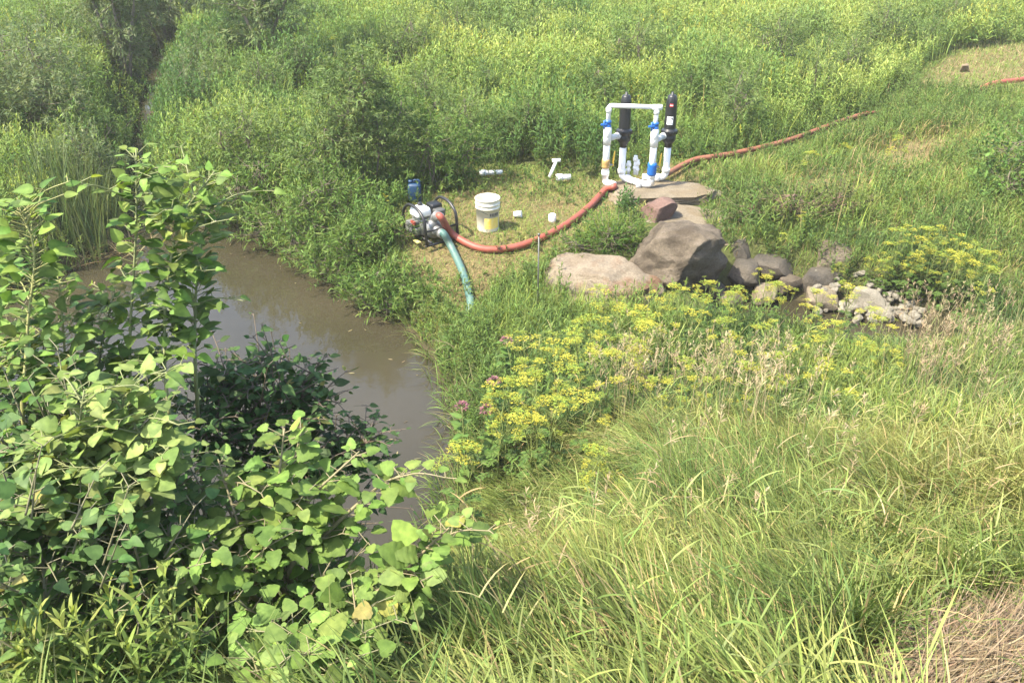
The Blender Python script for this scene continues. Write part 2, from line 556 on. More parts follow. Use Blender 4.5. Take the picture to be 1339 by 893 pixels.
# ------------------------------------------------------------------ ground and water
def ground_mat():
    m, nt, out = nodes_of("ground_soil")
    pb = nt.nodes.new("ShaderNodeBsdfPrincipled"); pb.inputs["Roughness"].default_value = 0.95
    pb.inputs["Specular IOR Level"].default_value = 0.1
    at = nt.nodes.new("ShaderNodeAttribute"); at.attribute_name = "col"
    tc = nt.nodes.new("ShaderNodeTexCoord")
    nz = nt.nodes.new("ShaderNodeTexNoise"); nz.inputs["Scale"].default_value = 18; nz.inputs["Detail"].default_value = 9
    nz.inputs["Roughness"].default_value = 0.75
    nt.links.new(tc.outputs["Object"], nz.inputs["Vector"])
    rp = nt.nodes.new("ShaderNodeValToRGB")
    rp.color_ramp.elements[0].position, rp.color_ramp.elements[0].color = 0.3, (0.5, 0.5, 0.5, 1)
    rp.color_ramp.elements[1].position, rp.color_ramp.elements[1].color = 0.7, (1.3, 1.3, 1.25, 1)
    nt.links.new(nz.outputs["Fac"], rp.inputs["Fac"])
    mul = nt.nodes.new("ShaderNodeMix"); mul.data_type = 'RGBA'; mul.blend_type = 'MULTIPLY'; mul.inputs["Factor"].default_value = 1
    nt.links.new(at.outputs["Color"], mul.inputs["A"]); nt.links.new(rp.outputs[0], mul.inputs["B"])
    nt.links.new(mul.outputs["Result"], pb.inputs["Base Color"])
    bp = nt.nodes.new("ShaderNodeBump"); bp.inputs["Strength"].default_value = 0.6; bp.inputs["Distance"].default_value = 0.03
    nt.links.new(nz.outputs["Fac"], bp.inputs["Height"]); nt.links.new(bp.outputs[0], pb.inputs["Normal"])
    nt.links.new(pb.outputs[0], out.inputs[0])
    return m


def axis_coords(lo, hi, step, far):
    core = np.arange(lo, hi + step / 2, step)
    g = np.array([0.3, 0.8, 1.6, 3, 6, 12, 25, 50, 100, 200, 400, 800.0])
    g = g[g <= far]
    return np.concatenate([lo - g[::-1], core, hi + g])


gx = axis_coords(-13, 13, 0.11, 800); gy = axis_coords(-1.5, 27, 0.11, 1600)
X, Y = np.meshgrid(gx, gy)
Z = hgt(X, Y)
dry = np.maximum.reduce([1 - smooth(-0.15, 0.25, sdist(X, Y, CLEARING)), 1 - smooth(-0.2, 0.3, sdist(X, Y, PATCH)),
                         1 - smooth(-0.2, 0.2, sdist(X, Y, DRY1)), 1 - smooth(-0.2, 0.2, sdist(X, Y, DRY2)),
                         1 - smooth(-0.1, 0.15, sdist(X, Y, HAYPILE))])
wetd = np.minimum(sdist(X, Y, POND), sdist(X, Y, DITCH))
mud = 1 - smooth(0.05, 0.35, wetd)
nzg = fnoise(X, Y, 0.5, 9)
gcol = np.array([0.075, 0.085, 0.03]) * (0.7 + 0.6 * nzg[..., None])
gcol = gcol * (1 - dry[..., None]) + np.array([0.165, 0.13, 0.065]) * (0.75 + 0.5 * nzg[..., None]) * dry[..., None]
gcol = gcol * (1 - mud[..., None]) + np.array([0.058, 0.050, 0.028]) * mud[..., None]
cl = Cloud()
nx, ny = len(gx), len(gy)
ii = (np.arange(ny - 1)[:, None] * nx + np.arange(nx - 1)[None]).ravel()
cl.add(np.stack([X, Y, Z], -1).reshape(-1, 3), None, np.stack([ii, ii + 1, ii + nx + 1, ii + nx], 1), gcol.reshape(-1, 3))
tag(cl.build("ground", ground_mat()), "uneven grassy ground sloping down to the muddy pool", None, kind="structure")


def water_mat():
    m, nt, out = nodes_of("muddy_water")
    pb = nt.nodes.new("ShaderNodeBsdfPrincipled")
    pb.inputs["Roughness"].default_value = 0.03
    pb.inputs["IOR"].default_value = 1.42
    tc = nt.nodes.new("ShaderNodeTexCoord")
    n1 = nt.nodes.new("ShaderNodeTexNoise"); n1.inputs["Scale"].default_value = 0.55; n1.inputs["Detail"].default_value = 4
    n2 = nt.nodes.new("ShaderNodeTexNoise"); n2.inputs["Scale"].default_value = 9; n2.inputs["Detail"].default_value = 3
    for n in (n1, n2): nt.links.new(tc.outputs["Object"], n.inputs["Vector"])
    rp = nt.nodes.new("ShaderNodeValToRGB")
    rp.color_ramp.elements[0].position, rp.color_ramp.elements[0].color = 0.35, (0.033, 0.029, 0.017, 1)
    rp.color_ramp.elements[1].position, rp.color_ramp.elements[1].color = 0.65, (0.045, 0.039, 0.024, 1)
    nt.links.new(n1.outputs["Fac"], rp.inputs["Fac"]); nt.links.new(rp.outputs[0], pb.inputs["Base Color"])
    bp = nt.nodes.new("ShaderNodeBump"); bp.inputs["Strength"].default_value = 0.12; bp.inputs["Distance"].default_value = 0.01
    nt.links.new(n2.outputs["Fac"], bp.inputs["Height"]); nt.links.new(bp.outputs[0], pb.inputs["Normal"])
    nt.links.new(pb.outputs[0], out.inputs[0])
    return m


def water_sheet(name, poly, label):
    p = np.array(poly)
    xs = np.arange(p[:, 0].min() - 0.8, p[:, 0].max() + 0.8, 0.2); ys = np.arange(p[:, 1].min() - 0.8, p[:, 1].max() + 0.8, 0.2)
    A, B = np.meshgrid(xs, ys)
    ok = sdist(A, B, poly) < 0.35
    n = len(xs)
    i = (np.arange(len(ys) - 1)[:, None] * n + np.arange(n - 1)[None])
    keep = ok[:-1, :-1] | ok[1:, 1:] | ok[:-1, 1:] | ok[1:, :-1]
    i = i[keep]
    used = np.unique(np.concatenate([i, i + 1, i + n, i + n + 1]))
    mp = np.full(A.size, -1); mp[used] = np.arange(len(used))
    c = Cloud()
    c.add(np.stack([A.ravel()[used], B.ravel()[used], np.full(len(used), WZ)], 1), None, mp[np.stack([i, i + 1, i + n + 1, i + n], 1)])
    return tag(c.build(name, M_WATER), label, None, kind="structure")


M_WATER = water_mat()
water_sheet("water", POND, "still brown muddy pool fed by a narrow creek")
water_sheet("water", DITCH, "strip of brown ditch water below the pale stones")

# ------------------------------------------------------------------ rocks
def rock(name, label, cat, c, size, seed, mat, planes=(), rot=0.0, sub=4, rough=0.065, ncut=7, group=None, tilt=(0, 0), parent=None, boxy=0.25):
    bm = bmesh.new()
    bmesh.ops.create_icosphere(bm, subdivisions=sub, radius=1.0)
    r = random.Random(seed)
    cuts = [(Vector(n).normalized(), d) for n, d in planes]
    for _ in range(ncut):
        n = Vector((r.gauss(0, 1), r.gauss(0, 1), r.gauss(0, 0.8))).normalized()
        cuts.append((n, r.uniform(0.62, 0.85)))
    off = Vector((r.uniform(-50, 50), r.uniform(-50, 50), r.uniform(-50, 50)))
    for v in bm.verts:
        p = v.co.copy()
        m_ = max(abs(p.x), abs(p.y), abs(p.z))
        p *= 1 + boxy * (0.92 / m_ - 1)
        p *= 1 + 0.16 * mnoise.noise(p * 1.1 + off)
        for n, d in cuts:
            e = p.dot(n) - d
            if e > 0: p -= n * e * 0.84
        p += v.normal * (rough * mnoise.fractal(p * 3.0 + off, 1.0, 2.0, 4))
        v.co = Vector((p.x * size[0], p.y * size[1], p.z * size[2]))
    me = bpy.data.meshes.new(name); bm.to_mesh(me); bm.free()
    me.polygons.foreach_set("use_smooth", np.ones(len(me.polygons), bool))
    try: me.set_sharp_from_angle(angle=math.radians(32))
    except Exception: pass
    me.materials.append(mat)
    o = bpy.data.objects.new(name, me); COL.objects.link(o)
    o.location = [float(k) for k in c]; o.rotation_euler = (tilt[0], tilt[1], rot)
    if parent is not None: o.parent = parent; return o
    return tag(o, label, cat, group)


q = P(888, 338, 0.02)
rock("boulder", "large grey-brown boulder with dark shaded front face, beside the flat stone steps", "boulder", (q[0], q[1], 0.0),
     (0.60, 0.52, 0.46), 11, R_GREY, sub=5, rough=0.10, planes=[((0.45, -0.85, -0.22), 0.50), ((-0.35, -0.55, 0.75), 0.88), ((0.1, 0.3, 0.95), 0.86), ((-0.9, -0.2, 0.3), 0.8),
                                             ((0.95, 0.1, 0.1), 0.8)], ncut=3, rot=0.12)
q = P(790, 362, -0.08)
rock("boulder", "broad low tan and rust-coloured boulder half buried in weeds left of the dark-faced one", "boulder", (q[0], q[1], -0.22),
     (0.74, 0.5, 0.36), 23, R_TAN, sub=5, rough=0.09, planes=[((-0.15, -0.1, 1), 0.72), ((-0.3, -0.9, 0.25), 0.68), ((0.6, -0.3, 0.7), 0.66)], ncut=4, rot=-0.25)
q = P(862, 250, 0.06)
rock("stone_slab", "flat wide brown stone slab under the white pipe frame", "rock", (q[0] + 0.08, q[1] + 0.0, 0.0),
     (0.80, 0.46, 0.15), 31, R_PALE, planes=[((0, 0.05, 1), 0.62), ((-0.1, -1, -0.15), 0.74), ((0.8, -0.7, 0), 0.86), ((0.2, 1, 0), 0.8)], ncut=2, rot=0.10, rough=0.10, boxy=0.8, sub=5)
q = P(905, 292, 0.0)
rock("stone_slab", "pale flat stone step behind the dark-faced boulder, below the upper slab", "rock", (q[0] + 0.05, q[1] + 0.05, -0.13),
     (0.72, 0.66, 0.17), 37, R_PALE, planes=[((0.1, -0.1, 1), 0.66), ((0.9, -0.3, 0), 0.85)], ncut=2, rot=-0.3, rough=0.10, boxy=0.75, sub=5)
q = P(862, 275, 0.08)
rock("rock", "small pinkish angular rock lying against the front edge of the slab", "rock", (q[0], q[1] - 0.05, 0.08),
     (0.235, 0.20, 0.19), 41, R_PINK, planes=[((-0.3, -0.2, 0.9), 0.68), ((0.4, -0.9, -0.1), 0.55), ((-0.8, -0.4, 0.3), 0.7)], ncut=4, rot=0.2)
side_rocks = [  # px, py, z, size, seed, material, label
    (966, 332, -0.18, (0.22, 0.2, 0.2), 51, R_DARK, "dark blocky rock standing at the right end of the big boulder"),
    (975, 356, -0.28, (0.29, 0.2, 0.14), 52, R_DARK, "flat dark rock in front of the upright block by the boulder"),
    (1010, 350, -0.26, (0.25, 0.2, 0.13), 53, R_DARK, "dark wedge-shaped rock right of the boulder, low in the weeds"),
    (1080, 338, -0.2, (0.29, 0.24, 0.22), 54, R_GREY, "rounded grey rock half hidden by yellow flowers above the stone pile"),
    (1075, 368, -0.36, (0.26, 0.2, 0.15), 55, R_DARK, "dark rock just below the rounded grey one"),
    (1072, 389, -0.44, (0.24, 0.2, 0.12), 56, R_PALE, "pale tan rock left of the pale stone pile"),
    (930, 375, -0.40, (0.22, 0.14, 0.12), 57, R_DARK, "dark slanting rock below the boulder's shaded face"),
    (893, 383, -0.42, (0.14, 0.12, 0.1), 58, R_PALE, "small pale rock at the foot of the boulder's left side"),
    (1030, 372, -0.38, (0.16, 0.13, 0.1), 59, R_GREY, "small grey rock between the dark rocks and the pale ones"),
    (1000, 385, -0.45, (0.2, 0.16, 0.1), 60, R_PALE, "pale flat rock among the yellow flowers in front of the dark rocks"),
    (952, 392, -0.46, (0.17, 0.14, 0.1), 61, R_GREY, "brownish rock lying lowest in the ditch below the boulder"),
    (1135, 396, -0.42, (0.20, 0.10, 0.19), 62, R_RIP, "upright rounded pale stone, largest in the pale stone pile"),
]
for (a, b, z, s, sd, mt, lb) in side_rocks:
    q = P(a, b, z)
    rock("rock", lb, "rock", q, s, sd, mt, sub=3, ncut=6, rot=sd * 0.7, boxy=0.6)
rr = random.Random(5)
protos = [rock("stone", "pale angular stone in the pile at the ditch water's edge", "stone", (0, 0, 0), (0.1, 0.085, 0.07), 70 + k, R_RIP, sub=3, ncut=8, boxy=0.5,
               rot=k, group="pale stones piled at the ditch") for k in range(5)]
used = 0
for k in range(170):
    a = rr.uniform(1060, 1208); b = 376 + (a - 1040) * 0.10 + rr.uniform(0, 30) - 4 * (k % 3)
    if a < 1105 and rr.random() < 0.6: continue
    q = P(a, b, -0.46)
    z = -0.50 + 0.28 * smooth(8.9, 9.8, q[1]) + rr.uniform(-0.03, 0.07)
    s = rr.uniform(0.3, 0.75)
    o = protos[used] if used < 5 else protos[rr.randrange(5)].copy()
    if used >= 5: COL.objects.link(o)
    o.location = (float(q[0]), float(q[1]), float(z)); o.scale = (s * rr.uniform(0.8, 1.3), s, s * rr.uniform(0.7, 1.1))
    o.rotation_euler = (rr.uniform(-0.7, 0.7), rr.uniform(-0.7, 0.7), rr.uniform(0, 6))
    used += 1

# ------------------------------------------------------------------ man-made things
# --- filter manifold: two black filters on a frame of white pipe
zb = 0.15
RL, RR_ = P(791, 238, zb), P(851, 241, zb)
FL, FR = P(812.5, 232, zb), P(870, 232, zb)
root = thing("filter_manifold", "white plastic pipe frame with two black upright filters standing on the slab", "water filter",
             ((RL[0] + RR_[0]) / 2, (RL[1] + RR_[1]) / 2, 0.06))
O = np.array(root.location)
up = np.array([0, 0, 1.0])
R3, R2 = 0.046, 0.030


def part(c, name, mat, parent=root, org=None):
    o = c.build(name, mat, parent=parent, origin=org if org is not None else O)
    return o


c = Cloud()
top = 1.045
vL, vR = 0.80, 0.80
tube(c, elbow([RL + up * (vL - 0.02), RL + up * top, RR_ + up * top + np.array([0.06, 0, 0])], 0.05), R2, 14)
tube(c, [RR_ + up * (vR - 0.03), RR_ + up * (top - 0.01)], R2, 14)
for p in (RL + up * top, RR_ + up * top):
    lathe(c, [(0.0, -0.06), (0.038, -0.06), (0.038, 0.0), (0.0, 0.0)], p - up * 0.03, sides=16)
tube(c, [RR_ + up * top - np.array([0.055, 0, 0]), RR_ + up * top + np.array([0.068, 0, 0])], 0.038, 14)
part(c, "bypass_pipe", M_PVC)
for (rb, h0, h1) in ((RL, 0.02, 0.76), (RR_, 0.0, 0.76)):
    c = Cloud()
    tube(c, [rb + up * h0, rb + up * h1], R3, 16)
    lathe(c, [(0.0, 0), (0.054, 0), (0.054, 0.17), (0.046, 0.18), (0, 0.18)], rb + up * 0.52, sides=18)
    lathe(c, [(0.046, 0), (0.056, 0.01), (0.056, 0.12), (0.034, 0.16), (0.034, 0.2)], rb + up * 0.62, sides=18)
    lathe(c, [(0.0, 0), (0.054, 0), (0.054, 0.07), (0, 0.07)], rb + up * 0.09, sides=18)
    part(c, "riser_pipe", M_PVC)
c = Cloud()
inlet = RL + np.array([0.12, -0.10, -0.02])
tube(c, elbow([RL + up * 0.1, RL, inlet], 0.08), R3, 16)
lathe(c, [(0, 0), (0.056, 0), (0.056, 0.07), (0, 0.07)], RL + (inlet - RL) * 0.55, axis=inlet - RL, sides=18)
part(c, "inlet_elbow", M_PVC)
c = Cloud()
mid = np.array([0.0, 0.0, 0.0])
tube(c, elbow([FL + up * 0.47, FL, RR_ + np.array([-0.1, 0.0, 0]), RR_, RR_ + up * 0.12], 0.09), R3, 16)
for p, ax in ((FL + up * 0.06, up), (FL + (RR_ - FL) * 0.15, RR_ - FL), (RR_ + np.array([-0.14, 0.01, 0]), np.array([-1.0, 0, 0]))):
    lathe(c, [(0, 0), (0.056, 0), (0.056, 0.06), (0, 0.06)], p, axis=ax, sides=18)
part(c, "header_pipe", M_PVC)
c = Cloud()
tube(c, elbow([FR + up * 0.47, FR, FR + np.array([-0.20, -0.02, 0]), FL + np.array([0.30, 0.02, 0.0])], 0.10), R3, 16)
lathe(c, [(0, 0), (0.056, 0), (0.056, 0.06), (0, 0.06)], FR + up * 0.08, sides=18)
lathe(c, [(0, 0), (0.056, 0), (0.056, 0.06), (0, 0.06)], FR + np.array([-0.09, -0.01, 0]), axis=(-1, 0, 0), sides=18)
part(c, "outlet_pipe", M_PVC)
c = Cloud()   # small fittings behind the header
for (dx, hh) in ((0.10, 0.12), (0.19, 0.20), (0.22, 0.14)):
    p = FL + np.array([dx, 0.06, 0.02])
    tube(c, [p, p + up * hh], 0.022, 12)
    lathe(c, [(0, 0), (0.036, 0), (0.036, 0.035), (0.026, 0.05), (0.026, 0.07), (0, 0.07)], p + up * hh, sides=14)
    lathe(c, [(0, 0), (0.032, 0), (0.032, 0.03), (0, 0.03)], p + up * hh * 0.4, sides=14)
part(c, "air_vent", M_PVC)
for (rb, fb) in ((RL, FL), (RR_, FR)):
    c = Cloud()
    a = rb + up * 0.60
    b = fb + up * 0.585 + np.array([-0.07, -0.035, 0.015])
    tube(c, [a, b], 0.040, 14)
    lathe(c, [(0, 0), (0.047, 0), (0.047, 0.05), (0, 0.05)], b, axis=a - b, sides=16)
    part(c, "side_connector", M_PVCGREY)
for k, fb in enumerate((FL, FR)):
    c = Cloud()
    lathe(c, [(0.0, 0), (0.050, 0), (0.054, 0.05), (0.07, 0.07), (0.092, 0.10), (0.095, 0.15), (0.086, 0.17), (0.086, 0.185), (0.106, 0.19),
              (0.108, 0.235), (0.100, 0.245), (0.080, 0.25), (0.079, 0.27), (0.074, 0.55), (0.070, 0.63), (0.060, 0.685), (0.052, 0.70),
              (0.046, 0.705), (0.02, 0.71), (0.016, 0.745), (0.0, 0.747)], fb + up * 0.43, sides=32)
    for j in range(10):
        a = j / 10 * 2 * math.pi
        box(c, fb + up * 0.645 + np.array([math.cos(a) * 0.107, math.sin(a) * 0.107, 0]), (0.014, 0.014, 0.045), bev=0.003)
    f = part(c, "filter_housing", M_BLACK)
    if k == 1:
        def patch_on(c, a0, a1, z0, z1, r0, base):
            aa = np.linspace(a0, a1, 10)
            v = []
            for zz in (z0, z1):
                rad = r0 + (0.079 - 0.018 * max(0, zz - 0.27) / 0.28 * 0.28 + 0.0) * 0
                v += [base + np.array([math.cos(t) * rad_at(zz, r0), math.sin(t) * rad_at(zz, r0), zz]) for t in aa]
            n = len(aa)
            c.add(np.array(v), None, [(i, i + 1, n + i + 1, n + i) for i in range(n - 1)])

        def rad_at(zz, extra):
            h = zz - 0.43
            return float(np.interp(h, [0.27, 0.55, 0.63], [0.079, 0.074, 0.070])) + extra
        c = Cloud(); patch_on(c, math.radians(-135), math.radians(-72), 0.755, 0.865, 0.002, fb)
        lab = c.build("label", M_PAPER, parent=f, origin=O)
        c = Cloud()
        for (a0, a1, z0, z1) in ((-98, -92, 0.835, 0.855), (-88, -78, 0.825, 0.852), (-86, -78, 0.768, 0.780), (-98, -91, 0.770, 0.777), (-130, -108, 0.840, 0.846),
                                 (-130, -112, 0.825, 0.829), (-130, -110, 0.812, 0.816), (-130, -106, 0.799, 0.803), (-130, -114, 0.786, 0.790)):
            patch_on(c, math.radians(a0), math.radians(a1), z0, z1, 0.0035, fb)
        c.build("label_print", M_DARKPRINT, parent=f, origin=O)
        c = Cloud(); patch_on(c, math.radians(-118), math.radians(-82), 0.995, 1.035, 0.002, fb)
        c.build("red_badge", M_REDPRINT, parent=f, origin=O)
        c = Cloud()
        for j in range(4):
            patch_on(c, math.radians(-114 + 8 * j), math.radians(-109 + 8 * j), 1.008, 1.022, 0.0035, fb)
        c.build("badge_print", M_PAPER, parent=f, origin=O)
# valves
for rb in (RL, RR_):
    c = Cloud()
    p = rb + up * 0.80
    lathe(c, [(0, -0.05), (0.044, -0.05), (0.046, -0.02), (0.040, -0.015), (0.040, 0.015), (0.046, 0.02), (0.044, 0.05), (0, 0.05)], p, sides=8)
    tube(c, [p, p + np.array([-0.05, -0.03, 0.0])], 0.02, 10)
    v = part(c, "ball_valve", M_BLUE)
    c = Cloud()
    h = p + np.array([-0.055, -0.035, 0.0])
    tube(c, [h + np.array([-0.0, 0.0, 0.055]), h - up * 0.055], 0.011, 8)
    box(c, h, (0.09, 0.018, 0.028), bev=0.006)
    c.build("valve_handle", M_BLUE, parent=v, origin=O)
c = Cloud()
lathe(c, [(0, 0), (0.054, 0), (0.058, 0.02), (0.052, 0.04), (0.058, 0.06), (0.058, 0.10), (0.052, 0.12), (0, 0.12)], RL + up * 0.2, sides=10)
part(c, "pipe_union", M_BRASS)
c = Cloud()
lathe(c, [(0, 0), (0.062, 0), (0.066, 0.02), (0.060, 0.05), (0.066, 0.08), (0.060, 0.11), (0.066, 0.14), (0.058, 0.17), (0, 0.17)], RR_ + up * 0.13, sides=12)
part(c, "pipe_union", M_BLUE)
for rb in (RL, RR_):
    c = Cloud()
    p = rb + up * 0.24
    tube(c, [p, p + np.array([0.10, 0.01, 0.0])], 0.014, 8)
    part(c, "handle_stem", M_SILVER)
    c = Cloud()
    p = p + np.array([0.10, 0.01, 0])
    tube(c, bez([p - up * 0.02, p + up * 0.05, p + up * 0.19 + np.array([0.015, 0, 0])], 10), [0.012] * 9 + [0.008], 8)
    part(c, "lever_handle", M_YELLOW)

# --- pump in its frame
pc = np.array([-1.0, 10.06]); pc = np.array([pc[0], pc[1], float(hgt(pc[0], pc[1])) + 0.0])
u = np.array([0.59, -0.81, 0.0]); v = np.array([0.81, 0.59, 0.0])
L2W = lambda a, b, z: pc + u * a + v * b + up * z
RM = np.stack([u, v, up], 1)
root = thing("water_pump", "portable engine pump in a black tube frame beside the leafy bank", "pump", pc)
OP = pc
HA = 0.25
for b in (-0.22, 0.22):
    c = Cloud()
    pts = [L2W(-HA, b, 0.03), L2W(-HA, b, 0.33), L2W(-0.12, b, 0.45), L2W(0.10, b, 0.45), L2W(HA, b, 0.36), L2W(HA + 0.03, b, 0.03)]
    tube(c, elbow(pts, 0.09), 0.0185, 10)
    part(c, "frame_hoop", M_FRAME, root, OP)
c = Cloud()
for a in (-HA, HA + 0.03):
    tube(c, [L2W(a, -0.24, 0.03), L2W(a, 0.24, 0.03)], 0.015, 10)
tube(c, [L2W(HA + 0.01, -0.22, 0.2), L2W(HA + 0.01, 0.22, 0.2)], 0.012, 10)
for b in (-0.13, 0.13):
    tube(c, [L2W(-HA, b, 0.035), L2W(HA, b, 0.035)], 0.018, 8)
part(c, "base_rail", M_FRAME, root, OP)
c = Cloud()
box(c, L2W(-0.06, -0.02, 0.17), (0.24, 0.26, 0.2), RM, 0.02)
for k in range(6):
    box(c, L2W(-0.07, -0.20 + 0.0, 0.12 + 0.022 * k), (0.15, 0.12, 0.008), RM, 0.002)
lathe(c, [(0, 0), (0.10, 0), (0.105, 0.02), (0.09, 0.05), (0.03, 0.06), (0, 0.06)], L2W(-0.18, 0.0, 0.19), axis=-u, sides=20)
box(c, L2W(-0.02, -0.18, 0.12), (0.1, 0.08, 0.1), RM, 0.02)
part(c, "engine", M_SILVER, root, OP)
c = Cloud()
box(c, L2W(-0.04, -0.10, 0.35), (0.22, 0.21, 0.115), RM, 0.035, taper=0.9)
t = part(c, "fuel_tank", M_TANK, root, OP)
c = Cloud(); lathe(c, [(0, 0), (0.032, 0), (0.032, 0.022), (0.026, 0.028), (0, 0.028)], L2W(-0.08, -0.08, 0.415), sides=16)
c.build("fuel_cap", M_BLACK, parent=t, origin=OP)
c = Cloud(); box(c, L2W(-0.08, 0.12, 0.34), (0.15, 0.15, 0.12), RM, 0.02)
box(c, L2W(-0.06, 0.12, 0.23), (0.09, 0.09, 0.12), RM, 0.012)
part(c, "air_cleaner", M_BLACK, root, OP)
c = Cloud(); box(c, L2W(0.06, 0.10, 0.32), (0.11, 0.13, 0.09), RM, 0.018)
part(c, "muffler_guard", M_STEEL, root, OP)
c = Cloud()
lathe(c, [(0, 0), (0.09, 0), (0.115, 0.02), (0.12, 0.05), (0.115, 0.09), (0.08, 0.105), (0.05, 0.11), (0, 0.11)], L2W(0.07, -0.02, 0.16), axis=u, sides=24)
tube(c, bez([L2W(0.13, -0.02, 0.24), L2W(0.14, -0.02, 0.31), L2W(0.19, -0.01, 0.345)], 10), 0.042, 14)
lathe(c, [(0.052, 0), (0.056, 0.0), (0.056, 0.03), (0.046, 0.03)], L2W(0.175, -0.012, 0.335), axis=(u * 0.8 + up * 0.3), sides=14)
lathe(c, [(0.06, 0), (0.062, 0.03), (0.052, 0.05), (0.05, 0.1), (0, 0.1)], L2W(0.17, -0.02, 0.15), axis=u, sides=18)
part(c, "pump_casing", M_SILVER, root, OP)
c = Cloud(); box(c, L2W(0.0, -0.23, 0.24), (0.09, 0.03, 0.05), RM, 0.008)
part(c, "engine_control", M_ORANGE, root, OP)
c = Cloud(); p = G(539, 318)
box(c, L2W(0.14, -0.27, 0.055), (0.10, 0.05, 0.015), RM, 0.003)
part(c, "yellow_tag", plain_mat("pale_yellow_card", (0.75, 0.66, 0.22), 0.6), root, OP)

# --- hoses
land = lambda px_, py_, off: (lambda g: g + np.array([0, 0, off]))(G(px_, py_))


def hose(name, label, pts, r, mat, n=90, coup=None, ribs=False):
    c = Cloud()
    cv = bez(pts, n)
    wob = 0.003
    rad = r * (1 + (0.035 if ribs else 0.012) * np.sin(np.arange(len(cv)) * (1.5708 if ribs else 1.7)))
    tube(c, cv, rad, 14)
    o = c.build(name, mat, origin=pts[0])
    if coup:
        for (p, ax) in coup:
            c = Cloud(); lathe(c, [(r, -0.06), (r * 1.3, -0.055), (r * 1.3, 0.0), (r * 1.15, 0.005), (r * 1.15, 0.05), (0, 0.05)], p, axis=ax, sides=16)
            c.build("coupling", M_SILVER, parent=o, origin=pts[0])
    return tag(o, label, "hose")


dis = L2W(0.20, -0.01, 0.345)
hose("discharge_hose", "thick red hose curving over the grass from pump to white pipe frame",
     [dis, dis + u * 0.09 + up * 0.0, land(592, 317, 0.10), land(625, 329, 0.045), land(660, 330, 0.045), land(700, 320, 0.045), land(740, 299, 0.05),
      land(770, 277, 0.06), land(790, 257, 0.08), inlet + np.array([-0.02, -0.05, 0.0]), inlet], 0.043, M_RED, 120, coup=[(dis + u * 0.02, -u), ])
suc = L2W(0.27, -0.02, 0.15)
hose("suction_hose", "green ribbed suction hose dropping from pump toward the pool edge",
     [suc, suc + u * 0.08 + up * 0.01, land(590, 330, 0.07), land(604, 358, 0.05), land(612, 385, 0.05), land(615, 405, 0.03), P(600, 440, -0.50), P(575, 462, -0.72)],
     0.045, M_TEAL, 420, coup=[(suc, -u)], ribs=True)
hose("discharge_hose", "long dusty red hose leading from white pipes up to the far weeds",
     [FR + np.array([-0.18, 0.02, -0.02]), FR + np.array([-0.02, 0.20, -0.06]), land(905, 217, 0.08), land(940, 211, 0.08), land(990, 201, 0.08), land(1040, 187, 0.08), land(1090, 168, 0.08), land(1130, 152, 0.03),
      land(1152, 145, -0.04)], 0.040, M_REDDIRTY, 80)
hose("discharge_hose", "short red hose length lying in the mown patch at right edge",
     [land(1270, 124, 0.02), land(1296, 118, 0.12), land(1325, 114, 0.12), land(1355, 110, 0.12), land(1400, 108, 0.05)], 0.05, M_RED, 40)

# --- bucket, jug, scraps
bp_ = G(638, 300)
root = thing("bucket", "open white plastic bucket with yellow print on trampled grass", "bucket", bp_)
c = Cloud()
prof = [(0, 0.004), (0.128, 0.004), (0.132, 0.0), (0.134, 0.01), (0.144, 0.27), (0.152, 0.272), (0.152, 0.282), (0.146, 0.285), (0.147, 0.315), (0.155, 0.317), (0.155, 0.327), (0.149, 0.33),
        (0.150, 0.365), (0.156, 0.368), (0.156, 0.382), (0.150, 0.386), (0.145, 0.382), (0.143, 0.36), (0.128, 0.02), (0, 0.018)]
lathe(c, [(r, h * 1.08) for r, h in prof], (0, 0, 0), sides=40)
body = c.build("body", M_BUCKET, parent=root)


def band(c, a0, a1, z0, z1, ex=0.0015):
    aa = np.radians(np.linspace(a0, a1, 14))
    r = lambda z: 0.134 + (0.144 - 0.134) * z / 0.29 + ex
    v = [(math.cos(t) * r(z), math.sin(t) * r(z), z) for z in (z0, z1) for t in aa]
    c.add(np.array(v), None, [(i, i + 1, 14 + i + 1, 14 + i) for i in range(13)])


c = Cloud(); band(c, -105, -25, 0.05, 0.19); c.build("yellow_print", M_LABELY, parent=body)
c = Cloud()
for k in range(6): band(c, -78 + 9 * k, -71.5 + 9 * k, 0.215, 0.25, 0.002)
band(c, -80, -24, 0.204, 0.209, 0.002)
c.build("dark_print", M_DARKPRINT, parent=body)
c = Cloud()
a = np.linspace(0, math.pi, 20)
tube(c, np.stack([0.158 * np.cos(a), -0.11 * np.sin(a) - 0.02, 0.33 - 0.10 * np.sin(a)], 1) @ np.array([[0.8, 0.6, 0], [-0.6, 0.8, 0], [0, 0, 1.0]]), 0.0035, 6)
c.build("bail_handle", M_STEEL, parent=root)

j = G(543, 264)
root = thing("fuel_jug", "blue plastic jug behind the pump, its colour darkened as if in shade", "jug", j)
c = Cloud(); box(c, (0, 0, 0.13), (0.17, 0.15, 0.26), bev=0.035)
lathe(c, [(0, 0), (0.03, 0), (0.03, 0.04), (0, 0.04)], (-0.05, 0, 0.26), sides=14)
c.build("body", M_JUG, parent=root)
c = Cloud(); tube(c, elbow([(0.07, 0, 0.25), (0.07, 0, 0.30), (-0.01, 0, 0.30), (-0.01, 0, 0.25)], 0.03), 0.014, 8)
c.build("handle", M_JUG, parent=root)


